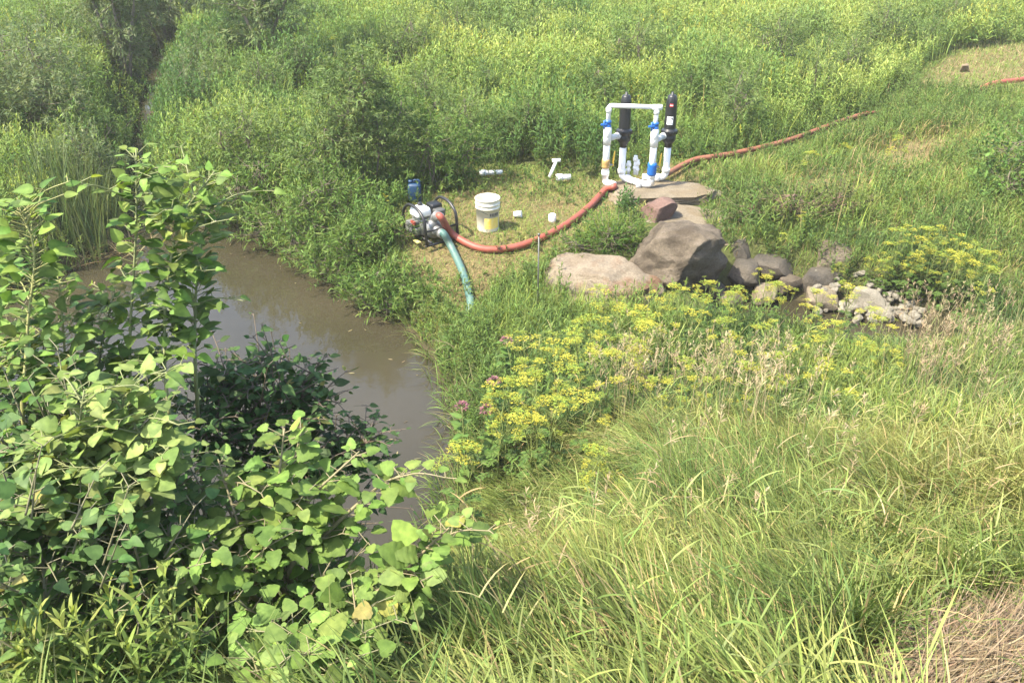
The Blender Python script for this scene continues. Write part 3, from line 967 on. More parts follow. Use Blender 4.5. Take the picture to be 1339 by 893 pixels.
def pvc_piece(label, a, b, r=0.035, fit=True, lift=0.05):
    a = G(*a) + up * (r + lift); b = G(*b) + up * (r + lift)
    c = Cloud(); tube(c, [a, b], r, 14)
    if fit:
        lathe(c, [(0, 0), (r * 1.28, 0), (r * 1.28, 0.09), (0, 0.09)], a, axis=b - a, sides=14)
    return tag(c.build("pipe_offcut", M_PVC, origin=a), label, "pipe")


pvc_piece("longer white pipe offcut lying in grass behind the bucket", (627, 234), (657, 233), 0.033)
pvc_piece("short white pipe offcut lying left of the pipe frame", (727, 241), (746, 240), 0.04)
c = Cloud(); a = G(718, 238) + up * 0.06
tube(c, [a, a + np.array([0.10, 0.08, 0.22])], 0.022, 10); tube(c, [a + np.array([0.04, 0.08, 0.22]), a + np.array([0.16, 0.08, 0.23])], 0.026, 10)
tag(c.build("pipe_tee", M_PVC, origin=a), "thin white pipe tee sticking up from weeds beside the short offcut", "pipe")
c = Cloud(); a = G(672, 285)
lathe(c, [(0, 0), (0.035, 0), (0.045, 0.10), (0.041, 0.10), (0.032, 0.01), (0, 0.01)], (0, 0, 0.045), axis=(1, -0.2, 0.1), sides=18)
o = tag(c.build("cup", M_PVC), "small white cup lying on its side right of the bucket", "cup"); o.location = [float(k) for k in a]
c = Cloud(); a = G(722, 291)
lathe(c, [(0, 0), (0.045, 0), (0.048, 0.03), (0.048, 0.1), (0.038, 0.11), (0.038, 0.02), (0, 0.02)], (0, 0, 0), sides=20)
o = tag(c.build("pipe_coupling", M_PVC), "short white pipe coupling standing on straw near the red hose", "pipe fitting"); o.location = [float(k) for k in a]
c = Cloud(); a = G(1259, 95)
box(c, (0, 0, 0.09), (0.13, 0.05, 0.16), np.array(Matrix.Rotation(0.5, 3, 'X')), 0.006)
box(c, (0.1, 0.06, 0.08), (0.06, 0.05, 0.18), np.array(Matrix.Rotation(-0.4, 3, 'Y')), 0.006)
o = tag(c.build("wood_block", M_WOOD), "broken tan wood block in the mown patch at upper right", "wood"); o.location = [float(k) for k in a]
c = Cloud(); a = G(703, 412)
tube(c, [a - up * 0.1, a + up * 0.93], 0.0075, 8)
lathe(c, [(0, 0), (0.015, 0), (0.015, 0.02), (0, 0.025)], a + up * 0.93, sides=10)
tag(c.build("steel_rod", M_STEEL, origin=a), "thin grey steel rod standing upright in the weeds left of the tan boulder", "rod")

# ------------------------------------------------------------------ vegetation: ground cover as stuff
def in_view(x, y, z, m=0.17):
    a, b, d = proj(np.stack([x, y, z], -1))
    return (d > 0.4) & (a > -1339 * m) & (a < 1339 * (1 + m)) & (b > -893 * m) & (b < 893 * (1 + m))


def seeds(x0, x1, y0, y1, dens):
    n = int((x1 - x0) * (y1 - y0) * dens)
    x = rng.uniform(x0, x1, n); y = rng.uniform(y0, y1, n)
    return x, y


def mixcol(t, *cols):
    """colour along a list of colours, t in 0..1"""
    cols = np.array(cols); k = len(cols) - 1
    f = np.clip(t, 0, 0.9999) * k; i = f.astype(int); f = (f - i)[:, None]
    return cols[i] * (1 - f) + cols[i + 1] * f


def jitter(c, s=0.18):
    k = rng.normal(1, s, (len(c), 1)).clip(0.45, 1.7)
    return np.clip(c * k * rng.normal(1, 0.05, c.shape), 0.005, 0.9)


DKG = (0.055, 0.100, 0.026); MDG = (0.102, 0.172, 0.042); LTG = (0.165, 0.235, 0.056); YLG = (0.25, 0.29, 0.07); STRAW = (0.30, 0.24, 0.12)
BLG = (0.085, 0.150, 0.065)


def leafy(cl, x, y, z, H, lean, nl, Lmax, Wmax, col, topcol, S=2, stemcol=(0.10, 0.13, 0.04), droop=(0.7, 0.9), hmin=0.15):
    """leafy upright weeds: a thin stem with narrow leaves round it"""
    n = len(x)
    az = rng.uniform(0, 2 * np.pi, n)
    lx, ly = np.cos(az) * lean, np.sin(az) * lean
    base = np.stack([x, y, z], 1)
    blades(cl, base, az, lean * 0.5, lean, H, 0.008, np.broadcast_to(stemcol, (n, 3)), S=2)
    k = np.arange(nl)
    f = hmin + (1 - hmin) * (k[None] + rng.random((n, nl))) / nl
    aa = az[:, None] + k[None] * 2.4 + rng.normal(0, 0.4, (n, nl))
    hh = f * H[:, None]
    b = np.stack([x[:, None] + lx[:, None] * hh * f, y[:, None] + ly[:, None] * hh * f, z[:, None] + hh * (1 - 0.3 * lean[:, None] ** 2)], -1).reshape(-1, 3)
    ll = Lmax * (1.0 - 0.55 * f ** 2) * rng.uniform(0.65, 1.2, (n, nl)) * (0.6 + 0.5 * (H / H.mean()))[:, None]
    th = droop[0] + rng.normal(0, 0.25, (n, nl)) - 0.45 * (f > 0.85)
    bd = droop[1] * rng.uniform(0.3, 1.3, (n, nl))
    g = (f.ravel() ** 2)[:, None]
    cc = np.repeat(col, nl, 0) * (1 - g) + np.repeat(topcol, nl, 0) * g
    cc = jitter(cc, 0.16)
    blades(cl, b, aa.ravel(), th.ravel(), bd.ravel(), ll.ravel(), (Wmax * (1.1 - 0.5 * f) * rng.uniform(0.7, 1.2, (n, nl))).ravel(), cc, S=S, leaf=True)


HOSE = np.array([G(a, b)[:2] for a, b in [(890, 222), (940, 211), (990, 201), (1040, 187), (1090, 168), (1130, 152)]])


def hose_d(x, y):
    best = np.full(np.shape(x), 1e9)
    for (ax, ay), (bx, by) in zip(HOSE[:-1], HOSE[1:]):
        t = np.clip(((x - ax) * (bx - ax) + (y - ay) * (by - ay)) / ((bx - ax) ** 2 + (by - ay) ** 2), 0, 1)
        best = np.minimum(best, np.hypot(x - ax - t * (bx - ax), y - ay - t * (by - ay)))
    return best


def masks(x, y):
    return dict(w=np.minimum(sdist(x, y, POND), sdist(x, y, DITCH)), c=sdist(x, y, CLEARING), p=sdist(x, y, PATCH), d1=sdist(x, y, DRY1), d2=sdist(x, y, DRY2),
                m=sdist(x, y, MIDGRASS), r=sdist(x, y, ROCKS))


# --- field of tall leafy weeds
x, y = seeds(-17, 21, 8.6, 34, 75)
z = hgt(x, y)
mk = masks(x, y)
keep = in_view(x, y, z + 0.5) & (mk['w'] > np.where(y > 12, -0.10, 0.02)) & (mk['c'] > 0.12) & (mk['p'] > 0.15) & (mk['m'] > 0.05) & (mk['r'] > 0.1) & (mk['d1'] > 0) & (mk['d2'] > 0)
keep &= ~((y < 10.3) & (x > -0.6))
keep &= rng.random(len(x)) < np.clip(1.25 - 0.02 * (y - 10), 0.75, 1)
x, y, z = x[keep], y[keep], z[keep]
mw = mk['w'][keep]; mc = mk['c'][keep]
hn = fnoise(x, y, 1.7, 11); hn2 = fnoise(x, y, 0.5, 12)
Hh = (0.30 + 0.55 * smooth(0.25, 0.75, hn) + 0.5 * (hn2 - 0.5)) * (0.55 + 0.45 * smooth(-0.1, 0.6, mw)) * (0.55 + 0.45 * smooth(0.1, 1.0, mc)) * rng.uniform(0.8, 1.15, len(x))
Hh = np.clip(Hh, 0.2, 1.6) * (0.3 + 0.7 * smooth(0.05, 0.5, hose_d(x, y)))
pa, pb_, pd = proj(np.stack([x, y, z], 1))
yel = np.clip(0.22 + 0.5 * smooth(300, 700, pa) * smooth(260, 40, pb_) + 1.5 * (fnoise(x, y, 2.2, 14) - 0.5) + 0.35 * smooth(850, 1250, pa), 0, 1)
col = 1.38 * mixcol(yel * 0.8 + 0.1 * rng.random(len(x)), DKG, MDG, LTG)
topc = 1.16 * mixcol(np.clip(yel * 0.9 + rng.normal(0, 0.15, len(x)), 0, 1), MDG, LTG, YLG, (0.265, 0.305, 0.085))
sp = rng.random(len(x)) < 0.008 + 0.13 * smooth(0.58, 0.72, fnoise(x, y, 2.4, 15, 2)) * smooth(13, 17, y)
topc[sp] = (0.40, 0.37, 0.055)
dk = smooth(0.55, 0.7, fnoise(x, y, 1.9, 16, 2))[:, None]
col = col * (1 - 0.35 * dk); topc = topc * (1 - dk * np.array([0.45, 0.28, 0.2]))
Hh = Hh * (1 + 0.35 * dk[:, 0])
cl = Cloud()
near = y < 17
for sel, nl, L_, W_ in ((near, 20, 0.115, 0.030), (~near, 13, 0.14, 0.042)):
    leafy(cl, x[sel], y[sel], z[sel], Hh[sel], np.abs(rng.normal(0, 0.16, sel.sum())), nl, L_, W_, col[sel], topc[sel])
tag(cl.build("tall_weeds", M_FAR), "field of tall yellow-green leafy weeds beyond the pool and pipes", "weeds", kind="stuff")

# --- grasses through the field, banks and mid ground
def grass_patch(name, label, dens, box_, sel, Hf, Wd, colf, S=3, leanf=None, bendr=(0.3, 1.6), mat=None, dirfield=None, cl=None):
    x, y = seeds(*box_, dens)
    z = hgt(x, y)
    k = in_view(x, y, z + 0.2)
    x, y, z = x[k], y[k], z[k]
    mk = masks(x, y)
    k = sel(x, y, mk)
    x, y, z = x[k], y[k], z[k]
    mk = {a: b[k] for a, b in mk.items()}
    n = len(x)
    H = Hf(x, y, mk) * rng.uniform(0.55, 1.2, n)
    az = rng.uniform(0, 2 * np.pi, n) if dirfield is None else dirfield(x, y) + rng.normal(0, 0.75, n)
    th0 = np.abs(rng.normal(0.2, 0.2, n)) if leanf is None else leanf(x, y, n)
    own = cl is None
    if own: cl = Cloud()
    c, tip = colf(x, y, n, mk)
    blades(cl, np.stack([x, y, z - 0.01], 1), az, th0, rng.uniform(*bendr, n), H, Wd * rng.uniform(0.6, 1.3, n), c, S=S, tipcol=tip)
    if own:
        return tag(cl.build(name, mat or M_GRASS), label, "grass", kind="stuff")


def c_mid(x, y, n, mk):
    t = np.clip(fnoise(x, y, 0.9, 21) * 1.3 - 0.15 + rng.normal(0, 0.12, n), 0, 1)
    c = mixcol(t, DKG, MDG, LTG, YLG)
    d = rng.random(n) < 0.10 + 0.35 * (1 - smooth(0, 0.6, np.minimum(mk['d1'], mk['d2'])))
    c[d] = STRAW
    c = jitter(c)
    return c, c * np.array([1.2, 1.12, 1.0])


grass_patch("meadow_grass", "knee-high green grass between the red hose and the rocks", 850, (0.2, 10, 8.4, 22),
            lambda x, y, m: ((m['m'] < 0.15) | ((x > 1.7) & ((m['m'] < 1.2) | ((x > 3.6) & (m['m'] < 3.5))) & (m['c'] > 0.05))) & ((m['r'] > -0.05) | ((m['r'] > -0.4) & (y > 9.75) & (x > 2.45))) & (m['w'] > 0.1) & (m['p'] > 0.0) & (rng.random(len(x)) < np.where(np.minimum(m['d1'], m['d2']) < 0, 0.6, 1)),
            lambda x, y, m: (0.20 + 0.30 * fnoise(x, y, 0.8, 22)) * (0.5 + 0.5 * smooth(-0.1, 0.4, np.minimum(m['d1'], m['d2']))) * (0.42 + 0.58 * smooth(0.1, 0.6, hose_d(x, y))) * (0.45 + 0.55 * smooth(0.0, -0.6, m['m'])),
            0.011, c_mid, S=3)
x, y = seeds(0.2, 10, 8.4, 22, 40)
mk = masks(x, y); z = hgt(x, y)
k = in_view(x, y, z) & ((mk['m'] < 0.0) & (fnoise(x, y, 1.0, 23) > 0.45) | ((x > 1.7) & (mk['m'] > -.3) & ((mk['m'] < 1.2) | ((x > 3.6) & (mk['m'] < 3.5))) & (mk['c'] > 0.1))) & ((mk['r'] > 0) | ((mk['r'] > -0.4) & (y > 9.75) & (x > 2.45))) & (np.minimum(mk['d1'], mk['d2']) > 0.1) & (mk['p'] > 0.1) & (mk['w'] > 0.15)
x, y, z = x[k], y[k], z[k]
cl = Cloud()
t = np.clip(fnoise(x, y, 1.2, 24), 0, 1)
leafy(cl, x, y, z, 0.28 + 0.3 * fnoise(x, y, 0.8, 25), np.abs(rng.normal(0, 0.2, len(x))), 18, 0.09, 0.02, mixcol(t, DKG, MDG), mixcol(t, MDG, LTG, YLG))
tag(cl.build("low_weeds", M_FAR), "low leafy weeds mixed into the grass right of the red hose", "weeds", kind="stuff")


def c_short(x, y, n, mk):
    t = np.clip(fnoise(x, y, 0.45, 31) * 1.4 - 0.3, 0, 1)
    c = mixcol(np.clip(t + rng.normal(0, 0.15, n), 0, 1), MDG, LTG, YLG)
    d = rng.random(n) < 0.60 - 0.75 * t
    c[d] = np.array(STRAW)
    c = jitter(c, 0.22)
    return c, c * 1.1


grass_patch("trampled_grass", "short trampled grass and straw around pump and bucket", 3000, (-2.6, 4.2, 8.2, 13.5),
            lambda x, y, m: (m['c'] < 0.25) & (m['w'] > 0.03), lambda x, y, m: 0.07 + 0.07 * fnoise(x, y, 0.5, 32), 0.007, c_short, S=2,
            leanf=lambda x, y, n: np.abs(rng.normal(1.0, 0.35, n)), bendr=(0.0, 0.7))
grass_patch("trampled_grass", "flattened straw and short grass in the patch at upper right", 700, (6, 18, 14, 26),
            lambda x, y, m: m['p'] < 0.3, lambda x, y, m: 0.10 + 0.10 * fnoise(x, y, 0.6, 33), 0.012, c_short, S=2,
            leanf=lambda x, y, n: np.abs(rng.normal(0.9, 0.4, n)), bendr=(0.0, 0.8))


def c_field(x, y, n, mk):
    t = np.clip(0.25 + 0.75 * rng.random(n) * fnoise(x, y, 1.6, 41) * 1.5, 0, 1)
    c = mixcol(t, MDG, LTG, YLG)
    d = rng.random(n) < 0.05
    c[d] = STRAW
    c = jitter(c)
    return c, c * np.array([1.2, 1.12, 0.9])


grass_patch("field_grass", "long green grass blades growing up through the field weeds", 30, (-17, 21, 9.5, 32),
            lambda x, y, m: (m['w'] > 0.1) & (m['c'] > 0.0) & (m['p'] > 0) & (m['m'] > -0.1) & (m['r'] > 0.0) & ~((y < 10) & (x > -0.6)),
            lambda x, y, m: (0.4 + 0.6 * fnoise(x, y, 1.5, 11)) * (0.25 + 0.75 * smooth(0, 0.7, m['c'])) * (0.5 + 0.5 * smooth(0.1, 0.6, m['w'])), 0.014, c_field, S=3, bendr=(0.2, 1.3))

# --- weeds on the near right bank of the pool, below the clearing
def near_bank(x, y, m):
    a, b, d = proj(np.stack([x, y, hgt(x, y)], -1))
    return (m['w'] > 0.02) & (m['c'] > 0.02) & (m['r'] > -0.02) & (m['m'] > 0.05) & (b > 300) & (y > 6.2) & (y < 10.2) & (x > -1.5) & (x < 3.2)


x, y = seeds(-1.6, 3.2, 6.2, 10.2, 130)
mk = masks(x, y); z = hgt(x, y)
k = near_bank(x, y, mk) & (rng.random(len(x)) < 0.35 + 0.65 * smooth(0.4, 0.6, fnoise(x, y, 0.7, 51)) * (x < 0.7))
x, y, z = x[k], y[k], z[k]
t = np.clip(fnoise(x, y, 0.8, 52) * 1.3 - 0.1, 0, 1)
cl = Cloud()
Hb = (0.22 + 0.32 * fnoise(x, y, 0.6, 53)) * (0.6 + 0.4 * smooth(0.0, 0.5, mk['w'][k])) * (0.45 + 0.55 * smooth(0.0, 0.35, mk['c'][k]))
leafy(cl, x, y, z, Hb, np.abs(rng.normal(0, 0.25, len(x))), 16, 0.085, 0.020, mixcol(t, DKG, MDG), mixcol(t, MDG, LTG, YLG), S=3)
tag(cl.build("bank_weeds", M_FAR), "dense low green weeds on the bank below the trampled clearing", "weeds", kind="stuff")
grass_patch("bank_grass", "fine bluish green grass on the bank between pool and boulders", 1500, (-1.6, 5.5, 5.8, 10.2),
            lambda x, y, m: (m['w'] > 0.02) & (m['c'] > 0.0) & (m['r'] > 0.02) & (m['m'] > 0) & (y > 5.8),
            lambda x, y, m: (0.24 + 0.22 * fnoise(x, y, 0.7, 54)) * (0.45 + 0.55 * smooth(0.0, 0.8, m['w'])) * (0.45 + 0.55 * smooth(0.0, 0.35, m['c'])) * (1 - 0.45 * smooth(2.0, 3.5, x) * smooth(7.3, 8.2, y)), 0.009,
            lambda x, y, n, mk: (lambda c: (c, c * np.array([1.2, 1.15, 1.0])))(jitter(mixcol(np.clip(fnoise(x, y, 0.9, 55) * 1.3 - 0.15 + rng.normal(0, .12, n), 0, 1), DKG, BLG, LTG, YLG))), S=3)

# --- weeds dipping over the right bank of the pool (left of the pump)
x, y = seeds(-7, 0.5, 4.6, 13.5, 420)
w_ = sdist(x, y, POND); z = hgt(x, y)
k = in_view(x, y, z) & (w_ > -0.10) & (w_ < 0.38) & ((x > -1.6) | (y > 8)) & (y > 5.2)
x, y, w_ = x[k], y[k], w_[k]; z = np.maximum(hgt(x, y), WZ - .05); n = len(x)
ex = (sdist(x + .05, y, POND) - sdist(x - .05, y, POND)); ey = (sdist(x, y + .05, POND) - sdist(x, y - .05, POND))
cl = Cloud(); cc = jitter(mixcol(rng.random(n), DKG, MDG, LTG, (.24, .20, .11)))
blades(cl, np.stack([x, y, z], 1), np.arctan2(-ey, -ex) + rng.normal(0, .8, n), np.abs(rng.normal(.3, .25, n)), rng.uniform(.5, 1.9, n), rng.uniform(.14, .42, n), .009, cc, S=4, tipcol=cc * 1.2)
tag(cl.build("bank_grass", M_GRASS), "thin grass drooping over the muddy rim of the pool", "grass", kind="stuff")
x, y = seeds(-5.5, 0, 5.5, 11.5, 9)
k = (sdist(x, y, POND) < -.05) & (sdist(x, y, POND) > -.9 * rng.random(len(x)) ** 1.5 - .1)
x, y = x[k], y[k]; n = len(x)
cl = Cloud()
blades(cl, np.stack([x, y, np.full(n, WZ + .006)], 1), rng.uniform(0, 6.28, n), 1.56, 0.0, rng.uniform(.02, .09, n), rng.uniform(.008, .022, n), jitter(np.tile((.20, .17, .09), (n, 1)), .3), S=2, leaf=True, twist=.1)
tag(cl.build("floating_debris", M_DRY), "specks of dead leaf and stem floating on the brown pool", "debris", kind="stuff")
# scattered tufts in the clearing
x, y = seeds(-2.2, 4.2, 8.4, 13, 60)
mk = masks(x, y); z = hgt(x, y)
k = (mk['c'] < 0.1) & (fnoise(x, y, .7, 34) > .5) & (mk['w'] > .1) & (np.hypot(x + 1.0, y - 10.06) > .55)
x, y, z = x[k], y[k], z[k]
cl = Cloud(); t = np.clip(fnoise(x, y, .8, 35), 0, 1)
leafy(cl, x, y, z, .07 + .14 * rng.random(len(x)), np.abs(rng.normal(0, .3, len(x))), 12, .065, .018, mixcol(t, DKG, MDG), mixcol(t, MDG, LTG, YLG), S=3)
tag(cl.build("low_weeds", M_FAR), "small green weeds sprouting through the trampled straw", "weeds", kind="stuff")

jx = np.concatenate([rng.normal(j[0] + .02, .14, 12), rng.normal(j[0] - .25, .12, 12)]); jy = np.concatenate([rng.normal(j[1] - .22, .06, 12), rng.normal(j[1] - .05, .12, 12)])
cl = Cloud()
leafy(cl, jx, jy, hgt(jx, jy), rng.uniform(.12, .30, 24), np.abs(rng.normal(0, .2, 24)), 14, .08, .02, np.tile(DKG, (24, 1)), np.tile(MDG, (24, 1)), S=3)
tag(cl.build("low_weeds", M_FAR), "dark weeds crowding in front of the blue jug", "weeds", kind="stuff")

# --- tall grass on the near embankment
swirl = lambda x, y: 2.9 + 2.6 * (fnoise(x, y, 1.5, 61, 2) - 0.5) + 0.9 * smooth(0.5, 2.5, x)


def c_near(x, y, n, mk):
    t = np.clip(0.05 + 1.35 * (fnoise(x, y, 0.8, 62) - 0.25) + 0.25 * smooth(0, 2.5, x) + rng.normal(0, 0.14, n), 0, 1)
    c = mixcol(t, (0.085, 0.140, 0.040), (0.140, 0.192, 0.058), (0.195, 0.236, 0.076), (0.255, 0.275, 0.10))
    d = rng.random(n) < 0.05 + 0.14 * smooth(0.5, 0.75, fnoise(x, y, 0.6, 63))
    c[d] = np.array((0.32, 0.27, 0.14))
    c = jitter(c)
    return c, c * np.array([1.35, 1.22, 1.05])


emb_sel = lambda x, y, m: (m['w'] > 0.05) & (y < 6.6) & (sdist(x, y, HAYPILE) > 0.10 - 0.45 * (rng.random(len(x)) < 0.05)) & ~((x < -0.35) & (y > 2.0) & (rng.random(len(x)) < 0.7)) & (
    rng.random(len(x)) < 0.45 + 0.55 * smooth(0.25, 0.5, fnoise(x, y, 0.45, 64)))
cl = Cloud()
left_low = lambda x, y, m: (0.4 + 0.6 * smooth(-0.6, 0.25, x)) * (0.3 + 0.7 * smooth(0.0, 1.3, m["w"]))
grass_patch("", "", 3000, (-3.4, 6.2, 0.6, 6.6), emb_sel, lambda x, y, m: (0.20 + 0.26 * fnoise(x, y, 0.8, 65)) * left_low(x, y, m), 0.0076, c_near, S=4,
            leanf=lambda x, y, n: np.clip(rng.normal(0.25 + 0.95 * smooth(0.35, 0.65, fnoise(x, y, 1.1, 66)), 0.3, n), 0, 1.5), bendr=(0.3, 1.5), dirfield=swirl, cl=cl)
grass_patch("", "", 1700, (-3.4, 6.2, 0.6, 6.6), emb_sel, lambda x, y, m: (0.13 + 0.12 * fnoise(x, y, 0.8, 65)) * left_low(x, y, m), 0.008, c_near, S=3,
            leanf=lambda x, y, n: np.abs(rng.normal(0.6, 0.4, n)), bendr=(0.2, 1.2), cl=cl)
nt_ = 1500
tx_ = rng.uniform(-0.5, 5.6, nt_); ty_ = rng.uniform(0.8, 6.4, nt_)
k = emb_sel(tx_, ty_, masks(tx_, ty_)); tx_, ty_ = tx_[k], ty_[k]
k = in_view(tx_, ty_, hgt(tx_, ty_) + .1); tx_, ty_ = tx_[k], ty_[k]; nt_ = len(tx_); nb_ = 46
taz = swirl(tx_, ty_) + rng.normal(0, .7, nt_); tth = np.clip(rng.normal(.75, .35, nt_), .1, 1.35)
tL = rng.uniform(.20, .44, nt_) * (0.4 + 0.6 * smooth(0.0, 1.2, sdist(tx_, ty_, POND)))
rp_ = lambda a: np.repeat(a, nb_)
x = rp_(tx_) + rng.normal(0, .05, nt_ * nb_); y = rp_(ty_) + rng.normal(0, .05, nt_ * nb_)
cc, tp = c_near(rp_(tx_), rp_(ty_), nt_ * nb_, None)
cc = cc * np.repeat(rng.uniform(.55, 1.25, nt_), nb_)[:, None]
blades(cl, np.stack([x, y, hgt(x, y)], 1), rp_(taz) + rng.normal(0, .35, nt_ * nb_), rp_(tth) * rng.uniform(.4, 1.1, nt_ * nb_), rng.uniform(.3, 1.2, nt_ * nb_), rp_(tL) * rng.uniform(.6, 1.15, nt_ * nb_), rng.uniform(.005, .010, nt_ * nb_), cc, S=4, tipcol=cc * np.array([1.3, 1.2, 1.05]))
tag(cl.build("tall_grass", M_GRASS), "long bent green grass covering the near slope", "grass", kind="stuff")
# leafy grass culms standing out of the mass
x, y = seeds(0.0, 6.0, 1.2, 7.6, 34)
mk = masks(x, y); z = hgt(x, y)
k = in_view(x, y, z + 0.3) & (mk['w'] > 0.1) & (sdist(x, y, HAYPILE) > 0.1) & (mk['r'] > 0)
x, y, z = x[k], y[k], z[k]
n = len(x); cl = Cloud()
az = swirl(x, y) + rng.normal(0, 0.9, n); ln = np.clip(rng.normal(0.45, 0.3, n), 0.02, 1.1); Hc = rng.uniform(0.3, 0.62, n) * (0.4 + 0.6 * smooth(0.1, 1.4, mk['w'][k]))
base = np.stack([x, y, z], 1)
cc, tp = c_near(x, y, n, mk)
blades(cl, base, az, ln * 0.6, ln * 0.8, Hc, 0.006, cc, S=4)
for j in range(6):
    f = 0.25 + 0.13 * j
    th = ln * 0.6 + ln * 0.8 * f * 0.5
    b = base + np.stack([np.sin(th) * np.cos(az), np.sin(th) * np.sin(az), np.cos(th)], 1) * (Hc * f)[:, None]
    blades(cl, b, az + (j % 2) * np.pi + rng.normal(0, 0.7, n), rng.uniform(0.4, 1.0, n), rng.uniform(0.3, 1.3, n), rng.uniform(0.10, 0.18, n), rng.uniform(0.006, 0.009, n), jitter(cc), S=4, tipcol=tp)
tag(cl.build("reed_grass", M_GRASS), "broad-bladed reed grass stems standing above the near slope grass", "grass", kind="stuff")


# tan seed heads
def seedheads(name, label, pts, Hr, colr=((0.30, 0.24, 0.13), (0.36, 0.30, 0.18))):
    cl = Cloud()
    pts = np.array(pts); n = len(pts)
    az = rng.uniform(0, 6.28, n); ln = np.abs(rng.normal(0.15, 0.15, n)); H = rng.uniform(*Hr, n)
    c = mixcol(rng.random(n), *colr)
    blades(cl, pts, az, ln * 0.5, ln, H, 0.005, c, S=3)
    tipd = np.stack([np.sin(ln) * np.cos(az), np.sin(ln) * np.sin(az), np.cos(ln)], 1)
    topp = pts + np.stack([np.sin(ln * 0.95) * np.cos(az), np.sin(ln * 0.95) * np.sin(az), np.cos(ln * 0.95)], 1) * H[:, None]
    for j in range(16):
        f = rng.random(n)
        b = topp - tipd * (f * 0.16)[:, None]
        blades(cl, b, rng.uniform(0, 6.28, n), ln + rng.uniform(0.15, 0.7, n), 0.5, 0.02 + 0.05 * f, 0.007, jitter(c, 0.12), S=2, leaf=True)
    return tag(cl.build(name, M_DRY), label, "grass", kind="stuff")


def px_seeds(n, spots):
    out = []
    for _ in range(n):
        a, b, sa, sb, yy = spots[rng.integers(len(spots))]
        px_, yw = rng.normal(a, sa), rng.normal(yy, 0.35)
        d = ray(px_, 450); xw = d[0] / d[1] * yw
        if min(float(sdist(np.array([xw]), np.array([yw]), POND)[0]), 9) < 0.1: continue
        out.append((xw, yw, float(hgt(xw, yw))))
    return out


seedheads("seed_grass", "dry tan grass seed heads among the yellow flowers", px_seeds(190, [(830, 0, 22, 0, 6.2), (980, 0, 45, 0, 6.4), (880, 0, 50, 0, 6.3), (1010, 0, 40, 0, 5.6)]), (0.55, 0.9))
seedheads("seed_grass", "dry pinkish tan seed heads at right beyond the near slope", px_seeds(150, [(1230, 0, 30, 0, 7.0), (1310, 0, 30, 0, 7.2), (1200, 0, 25, 0, 7.6), (1280, 0, 60, 0, 6.6)]),
          (0.45, 0.9), ((0.27, 0.20, 0.12), (0.33, 0.27, 0.16)))
seedheads("seed_grass", "scattered thin seed heads over the near slope grass", px_seeds(60, [(900, 0, 250, 0, 3.6), (1100, 0, 180, 0, 4.4), (700, 0, 60, 0, 3.4)]), (0.45, 0.7))
x, y = seeds(1.0, 6.0, 6.0, 8.2, 170)
mk = masks(x, y); z = hgt(x, y)
pa, pb_, pd = proj(np.stack([x, y, z], 1))
k = (mk['w'] > 0.05) & (mk['r'] > 0) & (rng.random(len(x)) < 0.25 + 0.75 * smooth(1120, 1250, pa))
x, y, z = x[k], y[k], z[k]; n = len(x)
cl = Cloud(); c = jitter(mixcol(rng.random(n), STRAW, LTG, (0.33, 0.27, 0.15), LTG))
blades(cl, np.stack([x, y, z], 1), rng.uniform(0, 6.28, n), np.abs(rng.normal(0.2, 0.2, n)), rng.uniform(0.2, 1.0, n), rng.uniform(0.3, 0.6, n), 0.006, c, S=3)
tag(cl.build("dry_grass", M_DRY), "thin dry straw-coloured grass along the near side of the ditch", "grass", kind="stuff")

# hay mat at lower right
x, y = seeds(0.9, 3.6, 0.6, 2.8, 11000)
k = sdist(x, y, HAYPILE) < np.where(rng.random(len(x)) < .25, rng.uniform(0, .3, len(x)), rng.uniform(-0.05, 0.08, len(x)))
x, y = x[k], y[k]; n = len(x)
z = hgt(x, y) + 0.06 * smooth(0.05, -0.3, sdist(x, y, HAYPILE)) * rng.random(n) + 0.01
cl = Cloud()
c = jitter(mixcol(rng.random(n), (0.17, 0.12, 0.065), (0.26, 0.195, 0.115), (0.35, 0.28, 0.18)), 0.2)
slopeaz = 0.75 + 0.8 * (fnoise(x, y, 0.5, 81, 2) - 0.5) + rng.normal(0, 0.28, n) + np.pi * (rng.random(n) < 0.5)
blades(cl, np.stack([x, y, z], 1), slopeaz, np.pi / 2 + rng.normal(0.0, 0.12, n) + 0.40 * np.sin(slopeaz), rng.normal(0, 0.25, n), rng.uniform(0.12, 0.34, n), rng.uniform(0.0025, 0.0048, n), c, S=3)
tag(cl.build("hay", M_DRY), "mat of matted brown dead grass at the lower right corner", "hay", kind="stuff")
g = on_land(2.05, 1.85)
cl = Cloud()
blades(cl, g + np.stack([rng.normal(0, .05, 14), rng.normal(0, .05, 14), np.zeros(14)], 1), rng.uniform(0, 6.28, 14), np.abs(rng.normal(.2, .2, 14)), rng.uniform(0.2, 0.9, 14), rng.uniform(.15, .3, 14), .014,
       jitter(np.tile(MDG, (14, 1)) * 1.2), S=4)
tag(cl.build("grass_tuft", M_GRASS, origin=g), "single green grass tuft poking through the brown matted hay", "grass tuft")


